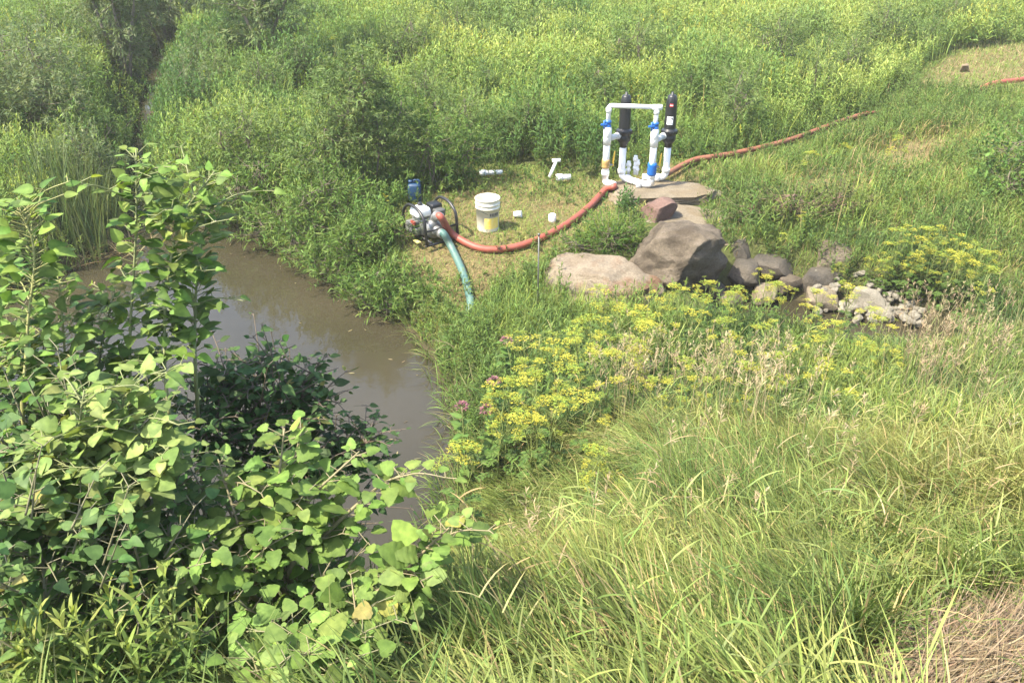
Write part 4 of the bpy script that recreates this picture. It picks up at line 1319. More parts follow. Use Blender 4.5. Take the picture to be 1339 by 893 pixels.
# ------------------------------------------------------------------ shrubs and trees
def bush(name, label, cat, base, lumps, leafkind, leaf_len, cols, tw=0.22, lpt=9, stem_r=0.018, stems=True, group=None, branch_every=2, up_bias=0.45, mat=None, stemcol=(0.16, 0.13, 0.09)):
    """lumps: (centre offset, radii, number of twigs). Parts: stems and foliage."""
    base = np.asarray(base, float)
    root = thing(name, label, cat, base, group)
    st, fo = Cloud(), Cloud()
    for (co, ra, nt_) in lumps:
        co = np.asarray(co, float); ra = np.asarray(ra, float)
        bpt = np.array([rng.normal(0, 0.06), rng.normal(0, 0.06), -0.05])
        mid = bpt * 0.6 + co * 0.4 + np.array([rng.normal(0, .06), rng.normal(0, .06), 0.12 * co[2]])
        ax = bez([bpt, mid, co, co + np.array([0, 0, ra[2] * 0.6])], 14)
        tube(st, ax, np.linspace(stem_r, stem_r * 0.35, len(ax)), 6, stemcol)
        dr = unit(rng.normal(0, 1, (nt_, 3)))
        rad = rng.random(nt_) ** 0.42
        p = co + dr * ra * rad[:, None]
        p[:, 2] = np.maximum(p[:, 2], 0.04)
        out = unit(dr * 0.8 + np.array([0, 0, up_bias]) + rng.normal(0, 0.35, (nt_, 3)))
        for i in range(0, nt_, branch_every):
            q0 = ax[min(len(ax) - 1, int(len(ax) * (0.45 + 0.5 * rng.random())))]
            tube(st, bez([q0, (q0 + p[i]) / 2 + np.array([0, 0, -0.03]), p[i], p[i] + out[i] * tw * 0.7], 6), np.linspace(stem_r * 0.35, 0.0018, len(bez([q0, (q0 + p[i]) / 2, p[i], p[i]], 6))), 4, stemcol, cap=False)
        n = nt_ * lpt
        f = np.tile(np.arange(lpt) / lpt, nt_)
        pp = np.repeat(p, lpt, 0) + np.repeat(out, lpt, 0) * (f * tw)[:, None]
        ra_ = unit(rng.normal(0, 1, (n, 3)))
        dd = unit(np.repeat(out, lpt, 0) * 0.55 + ra_ * 0.9 + np.array([0, 0, -0.10]))
        sz = leaf_len * rng.uniform(0.6, 1.2, n) * (1 - 0.35 * f)
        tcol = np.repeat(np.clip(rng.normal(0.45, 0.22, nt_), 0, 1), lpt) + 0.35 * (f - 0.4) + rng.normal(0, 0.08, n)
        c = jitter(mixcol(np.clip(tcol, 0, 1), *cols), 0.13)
        if leafkind == 'narrow':
            az = np.arctan2(dd[:, 1], dd[:, 0]); th = np.arccos(np.clip(dd[:, 2], -1, 1))
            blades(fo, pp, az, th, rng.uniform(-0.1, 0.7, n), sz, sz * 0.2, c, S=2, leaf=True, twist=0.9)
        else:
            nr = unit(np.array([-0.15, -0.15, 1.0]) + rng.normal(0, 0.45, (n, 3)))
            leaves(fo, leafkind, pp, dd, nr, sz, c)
    st.build("stems", M_STEM, parent=root)
    fo.build("foliage", mat or M_LEAF, parent=root)
    return root


W_COLS = ((0.085, 0.125, 0.05), (0.14, 0.185, 0.08), (0.215, 0.255, 0.125))
G_COLS = ((0.05, 0.095, 0.024), (0.09, 0.16, 0.036), (0.15, 0.215, 0.05))
# willow tree by the creek: trunk stems + crown
def willow(name, label, base, stems_, nt_, cols, spread, leaf_len=0.10):
    base = np.asarray(base, float)
    root = thing(name, label, "tree", base)
    tr, fo = Cloud(), Cloud()
    for (tip, r) in stems_:
        tip = np.asarray(tip, float)
        ax = bez([(rng.normal(0, .05), rng.normal(0, .05), -0.1), tip * np.array([.25, .25, .35]) + rng.normal(0, .06, 3), tip * 0.72 + rng.normal(0, .08, 3), tip], 18)
        tube(tr, ax, np.linspace(r, r * 0.25, len(ax)), 8)
        for i in range(nt_):
            k = int(len(ax) * (0.12 + 0.87 * rng.random() ** 0.8))
            d = unit(rng.normal(0, 1, 3) + np.array([0, 0, 0.45])); Ln = rng.uniform(0.3, 1.0) * spread
            b = bez([ax[k], ax[k] + d * Ln * 0.5 + np.array([0, 0, .06]), ax[k] + d * Ln + np.array([0, 0, -0.05 * Ln])], 8)
            if i % 3 == 0: tube(tr, b, np.linspace(r * 0.2, 0.003, len(b)), 4, cap=False)
            m = 80
            f = rng.uniform(0.25, 1.05, m)
            pp = np.stack([np.interp(f * (len(b) - 1), np.arange(len(b)), b[:, a]) for a in range(3)], 1) + rng.normal(0, 0.05 * spread, (m, 3))
            dd = unit(d + rng.normal(0, 0.8, (m, 3)) + np.array([0, 0, -0.2]))
            az = np.arctan2(dd[:, 1], dd[:, 0]); th = np.arccos(np.clip(dd[:, 2], -1, 1))
            sz = leaf_len * rng.uniform(0.6, 1.2, m)
            c = jitter(mixcol(np.clip(rng.normal(0.5, 0.2) + rng.normal(0, 0.12, m), 0, 1), *cols), 0.12)
            blades(fo, pp, az, th, 0.4, sz, sz * 0.24, c, S=2, leaf=True, twist=0.9)
    tr.build("trunk", M_BARK, parent=root)
    fo.build("crown", M_FAR, parent=root)
    return root


b = G(165, 108)
willow("willow_tree", "grey-green willow with several bare leaning stems beside the creek", b,
       [((-0.9, 0.3, 3.6), .05), ((-0.35, 0.1, 4.2), .045), ((0.6, 0.2, 4.2), .055), ((1.3, 0.1, 3.4), .045), ((0.25, -0.3, 3.4), .04)], 46, W_COLS, 1.1, 0.12)
b = G(352, 92)
willow("willow_tree", "dark-trunked small tree at the top edge right of the creek", b, [((-0.45, 0.2, 3.6), .075), ((0.6, 0.3, 3.4), .05), ((-1.3, 0.2, 2.9), .045), ((1.4, 0.0, 2.8), .04)], 50,
       ((0.075, 0.12, 0.045), (0.125, 0.175, 0.065), (0.19, 0.24, 0.10)), 1.1, 0.12)
b = G(222, 66)
willow("willow_tree", "bushy willow hanging over the far end of the creek", b, [((-0.3, 0.3, 3.4), .06), ((0.7, 0.3, 3.2), .05), ((-0.8, -0.6, 2.2), .04), ((1.5, 0.1, 2.4), .04)], 50, W_COLS, 1.1, 0.12)
b = G(60, 215)
bush("willow_shrub", "big grey-green willow shrub at the left edge behind the reeds", "shrub", on_land(-8.2, 13.6),
     [((-0.2, 0, 0.9), (1.1, 0.9, 0.75), 420), ((-1.4, 0.5, 0.9), (1.1, 0.9, 0.8), 300), ((0.9, -0.1, 0.6), (0.75, 0.7, 0.6), 300), ((0.5, 0.9, 1.1), (0.8, 0.8, 0.7), 260)], 'narrow', 0.11, W_COLS, lpt=18, mat=M_FAR, branch_every=6)
bush("willow_shrub", "tall narrow-leaved shrub standing on the bank left of the pump", "shrub", on_land(-1.95, 11.6),
     [((-0.15, 0, 1.25), (0.48, 0.45, 0.55), 210), ((0.15, 0.1, 0.75), (0.55, 0.5, 0.5), 230), ((-0.5, -0.2, 0.65), (0.5, 0.45, 0.5), 200), ((0.05, -0.1, 1.65), (0.25, 0.25, 0.35), 70)],
     'narrow', 0.10, ((0.075, 0.12, 0.04), (0.13, 0.19, 0.062), (0.20, 0.25, 0.09)), lpt=18, mat=M_FAR, branch_every=6)
bush("willow_shrub", "broad bushy shrub right behind the pump and jug", "shrub", on_land(-1.15, 11.75),
     [((0, 0, 0.55), (0.5, 0.4, 0.5), 170), ((0.5, 0.25, 0.45), (0.4, 0.4, 0.4), 120), ((-0.35, 0.3, 0.9), (0.35, 0.35, 0.4), 90)],
     'narrow', 0.10, G_COLS, lpt=18, mat=M_FAR, branch_every=6)
bush("leafy_shrub", "dark leafy shrub at the right edge above the yellow flowers", "shrub", on_land(6.95, 11.5),
     [((0, 0, 0.6), (0.75, 0.6, 0.55), 260), ((0.8, 0.2, 0.7), (0.7, 0.6, 0.6), 200), ((-0.4, -0.3, 0.3), (0.5, 0.4, 0.3), 110)], ELLIP, 0.07, G_COLS, mat=M_FAR, branch_every=4)
bush("leafy_shrub", "low brownish shrub above the dark rocks, right of the stone steps", "shrub", on_land(3.55, 10.55),
     [((0, 0, 0.2), (0.6, 0.35, 0.25), 150), ((0.6, 0.1, 0.2), (0.4, 0.3, 0.25), 90), ((-0.5, -0.05, 0.15), (0.35, 0.3, 0.2), 70)], ELLIP, 0.05,
     ((0.06, 0.06, 0.028), (0.08, 0.11, 0.03), (0.12, 0.15, 0.04)), mat=M_FAR, branch_every=2, stemcol=(0.2, 0.13, 0.09))
bush("leafy_shrub", "round green bush between the red hose and the two boulders", "shrub", on_land(1.16, 9.75),
     [((0, 0, 0.16), (0.40, 0.28, 0.2), 170), ((0.25, 0.2, 0.12), (0.26, 0.26, 0.16), 90), ((-0.4, -0.1, 0.10), (0.3, 0.25, 0.12), 60)], 'narrow', 0.075,
     ((0.05, 0.10, 0.02), (0.09, 0.165, 0.03), (0.15, 0.21, 0.045)), mat=M_FAR, branch_every=3)
# willow regrowth through the weeds: three kinds copied
RG = [bush("willow_regrowth", "", "shrub", (0, -40, -60), [((0, 0, .55 * k), (.42, .40, .42 * k), 90), ((.3, .1, .4 * k), (.35, .3, .32 * k), 60), ((-.3, -.05, .35 * k), (.33, .3, .3 * k), 60)], 'narrow', 0.10, cc_, lpt=14, mat=M_FAR,
           branch_every=6, up_bias=.9) for k, cc_ in ((1.0, W_COLS), (1.25, ((.08, .13, .04), (.14, .20, .06), (.205, .26, .085))), (.8, ((.065, .12, .034), (.115, .185, .05), (.18, .24, .075))))]
spots = [(40, 150, 'a'), (95, 120, 'a'), (120, 190, 'a'), (20, 95, 'a'), (70, 70, 'a'), (10, 190, 'a'), (110, 235, 'a'), (60, 30, 'a'), (115, 60, 'a'),
         (250, 130, 'b'), (290, 110, 'b'), (300, 180, 'b'), (265, 90, 'b'), (345, 130, 'b'), (310, 70, 'b'), (390, 95, 'b'), (330, 225, 'b'), (385, 180, 'b'),
         (560, 150, 'c'), (640, 120, 'c'), (690, 185, 'c'), (900, 130, 'c'), (1010, 85, 'c'), (1080, 75, 'c'), (1150, 60, 'c'), (1210, 55, 'c'), (960, 165, 'c'), (750, 60, 'c'), (1060, 125, 'c'), (1180, 35, 'c'), (1240, 40, 'c'), (870, 60, 'c'), (1110, 95, 'c'), (1030, 60, 'c'), (830, 95, 'c'), (780, 130, 'c'), (540, 80, 'c'), (480, 60, 'c'), (600, 60, 'c'), (690, 90, 'c'), (940, 90, 'c'), (1290, 25, 'c'), (610, 195, 'c'), (700, 40, 'c')]
GL = {'a': ("pale willowy shrub among weeds on the left side of the creek", "willowy shrubs left of the creek"), 'b': ("willowy shrub among weeds between the creek and the pump", "willowy shrubs right of the creek"),
      'c': ("leafy shrub standing a little above the field weeds behind the pipe frame", "leafy shrubs in the far field")}
for i_, (a, b_, g_) in enumerate(spots):
    g = G(a, b_ + 14)
    k_ = i_ % 3 if g_ != 'c' else 1 + i_ % 2
    if i_ < 3:
        o = RG[i_]; o.location = [float(q_) for q_ in g]; o["label"], o["group"] = GL[g_]
    else:
        dup(RG[k_], g, float(rng.uniform(0, 6)), float(rng.uniform(.7, 1.15)) * (1.0 if g_ != 'c' else 1.05), *GL[g_])
# bank plants along the far right side of the pool
bank = [((318, 300), 0.75, .5), ((372, 322), .7, .5), ((415, 345), .75, .5), ((455, 372), .7, .45), ((498, 398), .5, .42), ((530, 405), .36, .35), ((345, 270), .8, .55), ((430, 300), .85, .5), ((490, 340), .6, .4)]
pos_words = ["leftmost of the leafy bank plants by the creek mouth", "leafy plant second along the bank from the creek mouth", "leafy plant overhanging the middle of the far pool edge",
             "leafy plant on the bank where the pool narrows", "leafy plant hanging over the pool just left of the green hose", "low leafy plant at the bank corner below the green hose",
             "tall leafy plant behind the leftmost bank plants", "tall leafy plant behind the middle of the pool edge", "leafy plant on the bank straight below the pump's left side"]
for ((a, b_), hh, rr_), lb in zip(bank, pos_words):
    g = G(a, b_ - 6)
    bush("bank_plant", lb, "plant", g, [((0, 0, hh * 0.45), (rr_, rr_ * 0.8, hh * 0.42), 95), ((rr_ * .6, .1, hh * .35), (rr_ * .7, rr_ * .6, hh * .33), 55), ((-rr_ * .5, -.1, hh * .3), (rr_ * .7, rr_ * .6, hh * .3), 55)],
         'narrow', 0.10, ((0.06, 0.115, 0.026), (0.11, 0.185, 0.04), (0.175, 0.24, 0.06)), lpt=11, mat=M_FAR, group="leafy plants along the far pool bank", up_bias=0.7, branch_every=3)

# reeds by the creek mouth
g0 = P(130, 330, WZ)
cl = Cloud()
n = 900
xx = g0[0] + rng.normal(-0.1, 0.42, n); yy = g0[1] + 0.35 + rng.normal(0, 0.45, n)
ok = sdist(xx, yy, POND) > -0.18
xx, yy = xx[ok], yy[ok]; n = len(xx)
blades(cl, np.stack([xx, yy, np.maximum(hgt(xx, yy), WZ - 0.1)], 1), rng.uniform(0, 6.28, n), np.abs(rng.normal(0.1, 0.1, n)), rng.uniform(0, 0.7, n), rng.uniform(0.6, 1.25, n), 0.014,
       jitter(mixcol(rng.random(n), (0.07, 0.11, 0.045), (0.12, 0.17, 0.065), (0.18, 0.21, 0.09))), S=4)
tag(cl.build("reeds", M_GRASS, origin=g0), "clump of upright pale green reeds at the creek mouth", "reeds", kind="stuff")
cl = Cloud()
n = 160
xx = g0[0] + rng.normal(0, 0.3, n); yy = g0[1] + rng.normal(0.05, 0.15, n)
blades(cl, np.stack([xx, yy, np.full(n, WZ + 0.02)], 1), rng.uniform(0, 6.28, n), rng.uniform(0.7, 1.5, n), rng.uniform(0, 0.5, n), rng.uniform(0.2, 0.5, n), 0.012, jitter(np.tile(STRAW, (n, 1)) * 0.8), S=3)
tag(cl.build("dead_reeds", M_DRY, origin=g0), "flattened dead brown reed stalks at the foot of the reeds", "reeds", kind="stuff")
c = Cloud(); a = P(262, 296, WZ + 0.08)
tube(c, bez([a, a + np.array([0.2, -0.02, 0.06]), a + np.array([0.5, 0.12, 0.14])], 10), [0.022, 0.021, 0.02, 0.019, 0.017, 0.015, 0.013, 0.011, 0.01, 0.008][:len(bez([a, a, a], 10))], 8)
tube(c, bez([a + np.array([0.2, 0, 0.05]), a + np.array([0.3, 0.08, 0.16]), a + np.array([0.34, 0.12, 0.2])], 8), 0.008, 6)
tag(c.build("driftwood", plain_mat("bleached_wood", (0.42, 0.38, 0.32), 0.8), origin=a), "bleached forked stick lying at the far pool edge", "stick")

# ------------------------------------------------------------------ flowering plants
def umbel_mesh(seed, young=False):
    r = np.random.default_rng(seed)
    c = Cloud()
    nr_ = 16
    for k in range(nr_):
        a = k * 2.4 + r.normal(0, .2); rad = 0.080 * math.sqrt((k + 0.6) / nr_) * r.uniform(.85, 1.15)
        tip = np.array([math.cos(a) * rad, math.sin(a) * rad, 0.045 - 0.25 * rad + r.normal(0, .003)])
        tube(c, [(0, 0, 0), tip], 0.0012, 3, (0.25, 0.27, 0.04), cap=False)
        m = 12
        th = r.uniform(0, 6.28, m); rr2 = 0.016 * np.sqrt(r.random(m))
        pts = tip + np.stack([np.cos(th) * rr2, np.sin(th) * rr2, r.uniform(0.0, 0.006, m)], 1)
        s = r.uniform(0.0032, 0.0056, m)
        v = []
        for i in range(m):
            t0 = r.uniform(0, 6.28); tl = r.normal(0, .35, 2)
            for kk in range(4):
                e = t0 + kk * math.pi / 2
                dx, dy = math.cos(e) * s[i], math.sin(e) * s[i]
                v.append(pts[i] + np.array([dx, dy, dx * tl[0] + dy * tl[1]]))
        cc = np.array([(0.47, 0.43, 0.06), (0.39, 0.40, 0.065), (0.48, 0.40, 0.055)])[r.integers(3)] * r.uniform(.85, 1.1)
        if young: cc = cc * np.array([.62, .82, .9])
        c.add(np.array(v), None, np.arange(4 * m).reshape(m, 4), cc)
    o = c.build("flower_head", M_FLOWER, smooth_=False)
    COL.objects.unlink(o)
    return o.data


UMB = [umbel_mesh(1), umbel_mesh(2), umbel_mesh(3, True)]


def parsnip(seed, nbr):
    r = np.random.default_rng(seed)
    root = thing("wild_parsnip", "", "flower plant", (0, -30, -50))
    st, fo = Cloud(), Cloud()
    lean = r.normal(0, .06, 2)
    axis = lambda f: np.array([lean[0] * f * f, lean[1] * f * f, f * 0.95])
    pts = np.array([axis(f) for f in np.linspace(0, 1, 8)])
    tube(st, pts, np.linspace(0.009, 0.004, 8), 6, (0.16, 0.20, 0.05))
    heads = [(pts[-1], unit(np.array([lean[0], lean[1], 1.0])), 1.25)]
    for k in range(nbr):
        f = 0.42 + 0.5 * (k + r.random() * .5) / nbr
        a = k * 2.2 + r.normal(0, .3)
        p0 = axis(f); reach = r.uniform(.10, .26) * (1.15 - f * .5)
        p2 = np.array([p0[0] + math.cos(a) * reach, p0[1] + math.sin(a) * reach, min(1.02, 0.74 + r.uniform(-.16, .26) + .08 * f)])
        p1 = p0 * .5 + p2 * .5 + np.array([math.cos(a), math.sin(a), 0]) * reach * .22
        b = bez([p0, p1, p2], 8)
        tube(st, b, np.linspace(.0045, .002, len(b)), 5, (0.18, 0.22, 0.05), cap=False)
        heads.append((p2, unit(b[-1] - b[-2] + np.array([0, 0, .6])), r.uniform(.5, 1.05)))
        if r.random() < .7:
            a2 = a + r.choice([-1, 1]) * r.uniform(.5, 1.0)
            p3 = p1 + np.array([math.cos(a2) * .09, math.sin(a2) * .09, r.uniform(.06, .14)])
            tube(st, [p1, p3], .0018, 4, (0.18, 0.22, 0.05), cap=False)
            heads.append((p3, unit(np.array([math.cos(a2) * .3, math.sin(a2) * .3, 1])), r.uniform(.4, .75)))
    for k in range(9):      # pinnate leaves
        f = 0.12 + .5 * k / 9; a = k * 2.1 + r.normal(0, .3); p0 = axis(f)
        Ln = r.uniform(.16, .3) * (1.1 - f)
        d = np.array([math.cos(a), math.sin(a), .35])
        tube(st, bez([p0, p0 + d * Ln * .6, p0 + d * Ln + np.array([0, 0, -.06])], 6), .0015, 4, (0.14, 0.19, 0.05), cap=False)
        for j in range(5):
            q_ = p0 + d * Ln * (.35 + .15 * j) + np.array([0, 0, -.05 * (j / 4) ** 2])
            for s in (-1, 1):
                dd = unit(d * .5 + s * np.array([-math.sin(a), math.cos(a), 0]))
                leaves(fo, OVATE2, q_[None], dd[None], np.array([[0, 0, 1.0]]), np.array([.055]), jitter(np.array([[.085, .14, .035]])))
    st.build("stem", M_STEM, parent=root); fo.build("foliage", M_LEAF, parent=root)
    for (p, d, s) in heads:
        o = bpy.data.objects.new("flower_head", UMB[int(r.choice([0, 1, 2, 2]))])
        COL.objects.link(o); o.parent = root
        o.location = [float(k) for k in p]; o.scale = (s,) * 3
        o.rotation_euler = Vector(d).to_track_quat('Z', 'Y').to_euler()
    return root


PAR = [parsnip(100 + k, nb) for k, nb in enumerate((5, 7, 6, 8, 4))]
first_used = set()


def place_parsnip(px_, py_, yw, label, group=None, k=None, hmin=0.35, hmax=1.35):
    """plant whose top is seen at a pixel, standing at distance yw"""
    d = ray(px_, py_)
    for _ in range(12):
        t = yw / d[1]
        if min(float(sdist(np.array([d[0] * t]), np.array([yw]), q_)[0]) for q_ in (POND, DITCH)) > .08: break
        yw += .12 if yw > 8 else -.12
    tx, tz = d[0] * t, CAM_H + d[2] * t
    gz = float(hgt(tx, yw))
    h = float(np.clip(tz - gz, hmin, hmax))
    k = int(rng.integers(5)) if k is None else k
    src = PAR[k]
    if k not in first_used:
        first_used.add(k); o = src
        o.location = (float(tx), float(yw), gz); o.scale = (h,) * 3; o.rotation_euler = (0, 0, float(rng.uniform(0, 6)))
        o["label"] = label
        if group: o["group"] = group
        return o
    return dup(src, (tx, yw, gz), float(rng.uniform(0, 6)), h, label, group, (float(rng.normal(0, .06)), float(rng.normal(0, .06))))


place_parsnip(765, 432, 6.3, "widest yellow flowered parsnip, in front of the tan boulder", k=3)
place_parsnip(660, 508, 5.7, "yellow flowered parsnip leaning out nearest the pool, above the pink flowers' foot", k=1)
place_parsnip(595, 585, 5.0, "lowest small yellow parsnip at the pool's near right edge", k=4)
place_parsnip(700, 540, 5.3, "yellow parsnip low in bluish grass, left of tan seed heads", k=2)
place_parsnip(1115, 372, 8.1, "lone upright parsnip in front of the pale stone pile", k=0)
cl_a = [(800, 395, 7.2), (835, 408, 7.0), (700, 470, 6.2), (730, 450, 6.4), (775, 418, 6.7), (820, 440, 6.3), (690, 448, 6.6), (795, 458, 6.0), (850, 425, 6.6), (745, 478, 5.9), (650, 525, 5.6), (790, 380, 7.6)]
for a in cl_a: place_parsnip(*a, "yellow flowered parsnip in the patch in front of the tan boulder", "parsnips in front of the tan boulder")
cl_b = [(905, 405, 7.3), (930, 390, 7.6), (955, 385, 7.7), (985, 378, 7.8), (1010, 372, 7.9), (1040, 392, 7.6), (1060, 405, 7.4), (920, 430, 6.7), (950, 420, 6.9), (975, 440, 6.6), (1005, 430, 6.8), (1030, 425, 6.9), (1055, 440, 6.6), (1090, 400, 7.5),
        (900, 470, 6.2), (935, 465, 6.2), (1020, 470, 6.1), (885, 445, 6.5), (915, 385, 7.7), (1080, 435, 6.7), (965, 470, 6.1), (1120, 440, 6.8), (890, 520, 5.5), (1050, 480, 6.0)]
for a in cl_b[::2] + [(890, 372, 8.0), (925, 368, 8.1), (960, 372, 8.0), (1000, 362, 8.2), (1030, 372, 8.0), (1075, 380, 7.9), (1110, 388, 7.8), (1140, 400, 7.6), (1160, 420, 7.2), (870, 392, 7.6), (1100, 420, 7.2), (1130, 445, 6.8)]: place_parsnip(*a, "yellow flowered parsnip in the large patch in front of the dark rocks", "parsnips in front of the dark rocks")
cl_d = [(705, 500, 5.6), (765, 515, 5.4), (860, 490, 5.9), (905, 565, 5.1), (1085, 475, 6.1), (1000, 505, 5.9), (960, 515, 5.7), (1140, 470, 6.4), (1110, 505, 6.0), (1175, 460, 6.8), (925, 500, 5.9), (1040, 520, 5.6), (720, 525, 5.4), (840, 460, 6.2)]
for a in cl_d[::2] + cl_d[1::4]: place_parsnip(*a, "yellow flowered parsnip on the lower near side of the big yellow patch", "parsnips nearest the slope grass")
cl_c = [(1180, 300, 9.6), (1200, 310, 9.5), (1215, 325, 9.3), (1240, 330, 9.2), (1265, 335, 9.2), (1190, 345, 9.2), (1230, 355, 9.0), (1165, 340, 9.3), (1205, 365, 8.9), (1250, 318, 9.6), (1150, 365, 9.0), (1220, 300, 9.8), (1280, 350, 9.0), (1180, 375, 8.8)]
for a in cl_c + [(1170, 318, 9.5), (1255, 340, 9.2), (1225, 312, 9.6), (1195, 330, 9.4), (1160, 355, 9.2), (1245, 365, 9.0), (1275, 325, 9.5), (1140, 350, 9.2)]: place_parsnip(a[0], a[1], a[2] - .65, "yellow flowered parsnip in the patch at right, above the pale stones", "parsnips at right above the pale stones")
for a in [(1040, 325, 9.9), (1100, 345, 9.4), (1020, 335, 9.8)]: place_parsnip(*a, "yellow parsnip beside the rounded grey rock, behind the pale stones", "parsnips by the rounded grey rock")
for a in [(780, 585, 4.6), (815, 620, 4.3)]: place_parsnip(*a, "low yellow-green parsnip sunk in the near slope grass", "parsnips sunk in the near grass", hmin=.3)
for a in [(940, 42, 22), (962, 55, 21), (985, 70, 20), (905, 62, 20), (870, 30, 23), (560, 30, 22), (610, 45, 21), (395, 30, 20), (400, 48, 19.5), (1085, 262, 11.5), (1050, 272, 11.2), (1170, 240, 12), (330, 120, 16), (440, 60, 19), (720, 20, 24), (1010, 110, 17)]:
    place_parsnip(*a, "distant yellow flowered parsnip standing up out of the weeds", "parsnips among the far weeds", hmin=.7, hmax=1.5)


def pink_plant(px_, py_, yw, label, group=None, headr=0.05, colr=(0.30, 0.16, 0.20)):
    d = ray(px_, py_); t = yw / d[1]
    tx, tz = d[0] * t, CAM_H + d[2] * t
    gz = float(hgt(tx, yw)); h = float(np.clip(tz - gz, .35, 1.5))
    root = thing("pink_flower", label, "flower plant", (tx, yw, gz), group)
    st, fo, fl = Cloud(), Cloud(), Cloud()
    tube(st, bez([(0, 0, 0), (rng.normal(0, .03), rng.normal(0, .03), h * .5), (0, 0, h)], 10), .006, 6, (.14, .17, .05))
    n = 22
    f = rng.uniform(.15, .95, n)
    leaves(fo, OVATE2, np.stack([np.zeros(n), np.zeros(n), f * h], 1), unit(np.stack([np.cos(f * 90), np.sin(f * 90), np.full(n, .3)], 1)), np.tile([0, 0, 1.0], (n, 1)), rng.uniform(.07, .12, n), jitter(np.tile(MDG, (n, 1))))
    m = 120
    dr = unit(rng.normal(0, 1, (m, 3))); dr[:, 2] = np.abs(dr[:, 2])
    pp = np.array([0, 0, h]) + dr * np.array([headr, headr, headr * .7]) * rng.uniform(.6, 1, (m, 1))
    az = np.arctan2(dr[:, 1], dr[:, 0]); th = np.arccos(dr[:, 2])
    blades(fl, pp, az, th, .5, .022, .010, jitter(np.tile(colr, (m, 1)), .2), S=2, leaf=True)
    st.build("stem", M_STEM, parent=root); fo.build("foliage", M_FAR, parent=root); fl.build("flower_head", M_FLOWER, parent=root)


for a, lb in (((662, 446, 7.0), "pink flower head standing alone left of the big yellow parsnip"), ((646, 499, 6.3), "dusky pink flower just above the lower yellow parsnips"),
              ((604, 532, 5.75), "pink flower leaning over the pool, lowest on the right bank"), ((636, 536, 5.8), "pale pink flower right beside the lowest one at the pool")):
    pink_plant(*a, lb, None, .05, (0.26, 0.125, 0.145))
for a in [(305, 173, 14.5), (341, 203, 13.6), (347, 218, 13.0), (329, 237, 12.4), (361, 233, 12.6)]:
    pink_plant(*a, "tall pale mauve flower among green weeds across the pool", "mauve flowers across the pool", .06, (0.36, 0.27, 0.28))
pink_plant(203, 158, 16.5, "magenta flower overhanging the creek on its right bank", None, .08, (0.28, 0.14, 0.19))

# ------------------------------------------------------------------ foreground bush at left
def shoot(st, fo, pts, nleaf, size, cols, tmpl, f0=0.2, r0=0.008, r1=0.003, stemcol=(.19, .21, .08), pet=.05, tmean=.5, droop=-.15, side=None):
    """one stem with alternate broad leaves on petioles; pts are absolute"""
    ax = bez(pts, 20)
    tube(st, ax, np.linspace(r0, r1, len(ax)), 6, stemcol)
    f = f0 + (1 - f0) * (np.arange(nleaf) + rng.random(nleaf) * .6) / nleaf
    f = np.clip(f, 0, 1)
    kt = min(5, nleaf // 3)
    f[-kt:] = rng.uniform(.94, 1.0, kt)
    i = f * (len(ax) - 1)
    p0 = np.stack([np.interp(i, np.arange(len(ax)), ax[:, a]) for a in range(3)], 1)
    tg = unit(np.gradient(ax, axis=0))[np.clip(i.astype(int), 0, len(ax) - 1)]
    az = np.arange(nleaf) * 2.4 + rng.uniform(0, 6) + rng.normal(0, .3, nleaf)
    out = np.stack([np.cos(az), np.sin(az), np.zeros(nleaf)], 1)
    d = unit(out + tg * .45 + np.array([0, 0, .1]))
    pl = pet * rng.uniform(.6, 1.4, nleaf)
    p1 = p0 + d * pl[:, None]
    for a, b in zip(p0, p1):
        tube(st, [a, b], .0018, 4, stemcol, cap=False)
    dd = unit(d + np.array([0, 0, droop]) + rng.normal(0, .25, (nleaf, 3)))
    nr = unit(np.array([-.1, -.2, 1.0]) + rng.normal(0, .35, (nleaf, 3)))
    sz = size * np.clip(rng.normal(.9, .24, nleaf), .4, 1.35) * (1 - .35 * smooth(.8, 1, f))
    tcol = np.clip(tmean + .35 * (f - .5) + rng.normal(0, .12, nleaf), 0, 1)
    cc = mixcol(tcol, *cols)
    old = rng.random(nleaf) < .012
    cc[old] = np.array((.24, .23, .065))
    leaves(fo, tmpl, p1, dd, nr, sz, jitter(cc, .17))
    return ax


